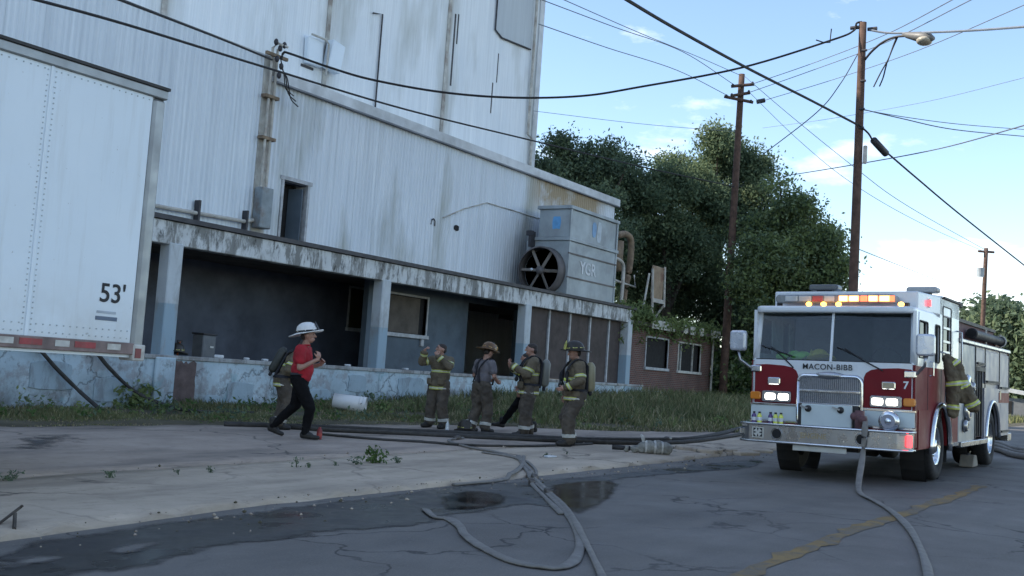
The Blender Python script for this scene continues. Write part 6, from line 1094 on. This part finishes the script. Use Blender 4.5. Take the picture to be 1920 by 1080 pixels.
q0, q1 = on_y(180, 660, FY-.14), on_y(345, 770, FY-.9); wall_hose([(q0[0]-.5, FY+.8, 1.3), (q0[0]-.2, FY+.1, 1.36), (q0[0], FY-.1, 1.27), tuple(on_y(205, 690, FY-.16)), tuple(on_y(245, 728, FY-.2)), tuple(on_y(290, 752, FY-.4)), (q1[0], FY-1.1, float(G(q1[0], FY-1.1))+.05), (q1[0]+1.2, FY-1.6, float(G(q1[0]+1.2, FY-1.6))+.04)], 'dark hose slanting down the dock wall beside the column base', 22)
bp = gp(1212, 850); bd = np.array([_r[0], _r[1], 0]); bn = MB(); r_ = np.random.default_rng(9)
for i, (t, r) in enumerate(((-.36, .06), (-.22, .07), (-.08, .1), (.06, .125), (.2, .125), (.34, .115))): bn.ell(bp+bd*t+np.array([0, 0, r*.95]), (r*1.05, r*1.1, r), 12, 8)
o = thing('wrapped_bundle', up(bp), 'bulging grey and white wrapped hose bundle lying across the dark hoses', 'bundle', world=True); bme = fuse(bn, 'wrap', mat('bundle_grey', (.2, .2, .18), .9, var=.3, scale=9, space='world', dirt=(.42, .42, .38), dirtamt=.8), .018, .05); link('wrap', bme, o)
for t in (-.02, .14, .27): q = band(bme, Vector(bp+bd*t+np.array([0, 0, .1])), Vector(bd), .018, .22, WHITETAPE, .006, 'tape_band'); link('tape_band', q, o) if q else None
part('pipe_end', MB().cyl(bp-bd*.62+np.array([0, 0, .07]), bp-bd*.3+np.array([0, 0, .07]), .045), DARKSTEEL, o, smooth=True); part('loose_end', MB().tube(smooth_path([bp-bd*.05+np.array([0, 0, .16]), bp-bd*.08+np.array([0, 0, .28]), bp-bd*.12+np.array([0, 0, .33])], 3), [.035]*5+[.02]*2, 6), WHITETAPE, o)
sc_ = gp(1030, 858); tag(MB().ext([(sc_[0]-.12, sc_[1]-.05), (sc_[0]+.14, sc_[1]-.06), (sc_[0]+.1, sc_[1]+.07), (sc_[0]-.08, sc_[1]+.06)], 'z', sc_[2]+.002, sc_[2]+.03).build('paper_scrap', WHITEP, bevel=.008), 'white paper scrap on the sidewalk beside the crossing hoses', 'litter')
for i, (a, b_, w) in enumerate(((1290, 843, .4), (1330, 848, .55), (1365, 846, .35), (1395, 852, .5), (1255, 840, .3), (1425, 848, .45))):
    p = gp(a, b_); r_ = np.random.default_rng(90+i); pts = [(p[0]+w*math.cos(t)*r_.uniform(.5, 1.1), p[1]+w*.6*math.sin(t)*r_.uniform(.5, 1.1)) for t in np.linspace(0, 2*math.pi, 10)[:-1]]
    tag(MB().ext(pts, 'z', p[2]-.06, p[2]+r_.uniform(.03, .07)).build('concrete_chunk', WALK, bevel=.02), 'broken concrete lump on the crumbled kerb, '+('second from the wrapped bundle', 'third from the wrapped bundle', 'third from the engine tyre', 'second from the engine tyre', 'next to the wrapped bundle', 'right beside the engine tyre')[i], 'rubble', 'broken concrete along the kerb')
# coat slung on the engine's grab rail, gear on the dash, wheel chock
co = thing('hanging_coat', (0, 0, 0), 'tan turnout coat with lime stripes hanging on the side of the fire engine', 'coat'); cm_ = MB()
cm_.cap_((0, .02, .02), (.02, -.1, -.06), .075, .08).cap_((.0, -.02, -.05), (.02, -.08, -.4), .1, .115).cap_((.02, -.08, -.38), (.04, -.07, -.84), .11, .085).cap_((.05, -.12, -.1), (.14, -.22, -.45), .085, .1).cap_((.14, -.22, -.42), (.24, -.34, -.72), .1, .105).cap_((.0, -.05, -.2), (.16, -.18, -.6), .1, .09)
cme = fuse(cm_, 'coat_cloth', TURN, .014, .06); link('coat_cloth', cme, co)
for p, d, R in (((.03, -.09, -.37), (.06, -.12, -1), .2), ((.04, -.07, -.74), (0, .05, -1), .13), ((.22, -.32, -.68), (.3, -.45, -1), .16), ((.03, -.1, -.02), (.5, -.6, -1), .12), ((.13, -.22, -.38), (.3, -.4, -1), .13)):
    for hf, mm, ot in ((.036, LIME, .007), (.013, REFS, .012)):
        q = band(cme, p, d, hf, R, mm, ot)
        if q: link('reflective_stripe', q, co)
on_engine(co, (2.16, -1.36, 1.9))
vs = MB(); r_ = np.random.default_rng(12)
for i in range(7): vs.ell((r_.uniform(-.08, .08), r_.uniform(-.15, .15), .04+r_.uniform(0, .05)), (.07, .08, .045), 10, 6)
o = link('safety_vest', fuse(vs, 'safety_vest', VEST, .014, .02)); tag(o, 'bright green safety vest bunched on the dashboard behind the windscreen', 'vest'); o.scale = (1.3, 1.3, 1.3); on_engine(o, (.72, .66, 1.765))
yh = thing('yellow_helmet', (0, 0, 0), 'yellow helmet lying on the dashboard behind the windscreen', 'helmet'); helmet_parts(yh, Matrix.Translation((0, 0, .02)) @ Matrix.Rotation(.5, 4, 'Y'), YHELM, None, YHELM); on_engine(yh, (.74, .25, 1.8), .8)
ch = thing('wheel_chock', (0, 0, 0), 'pale wheel chock wedged in front of the engine rear wheel', 'wheel chock'); part('wedge', MB().ext([(-.26, 0), (.22, 0), (.22, .06), (.1, .22), (-.12, .22)], 'y', -.13, .13), mat('chock_tan', (.25, .23, .19), .8), ch, bevel=.015); part('chock_grip', MB().box(-.1, .08, -.02, .02, .22, .25), DARKSTEEL, ch)
on_engine(ch, (WR-.78, -.95, 0.0))
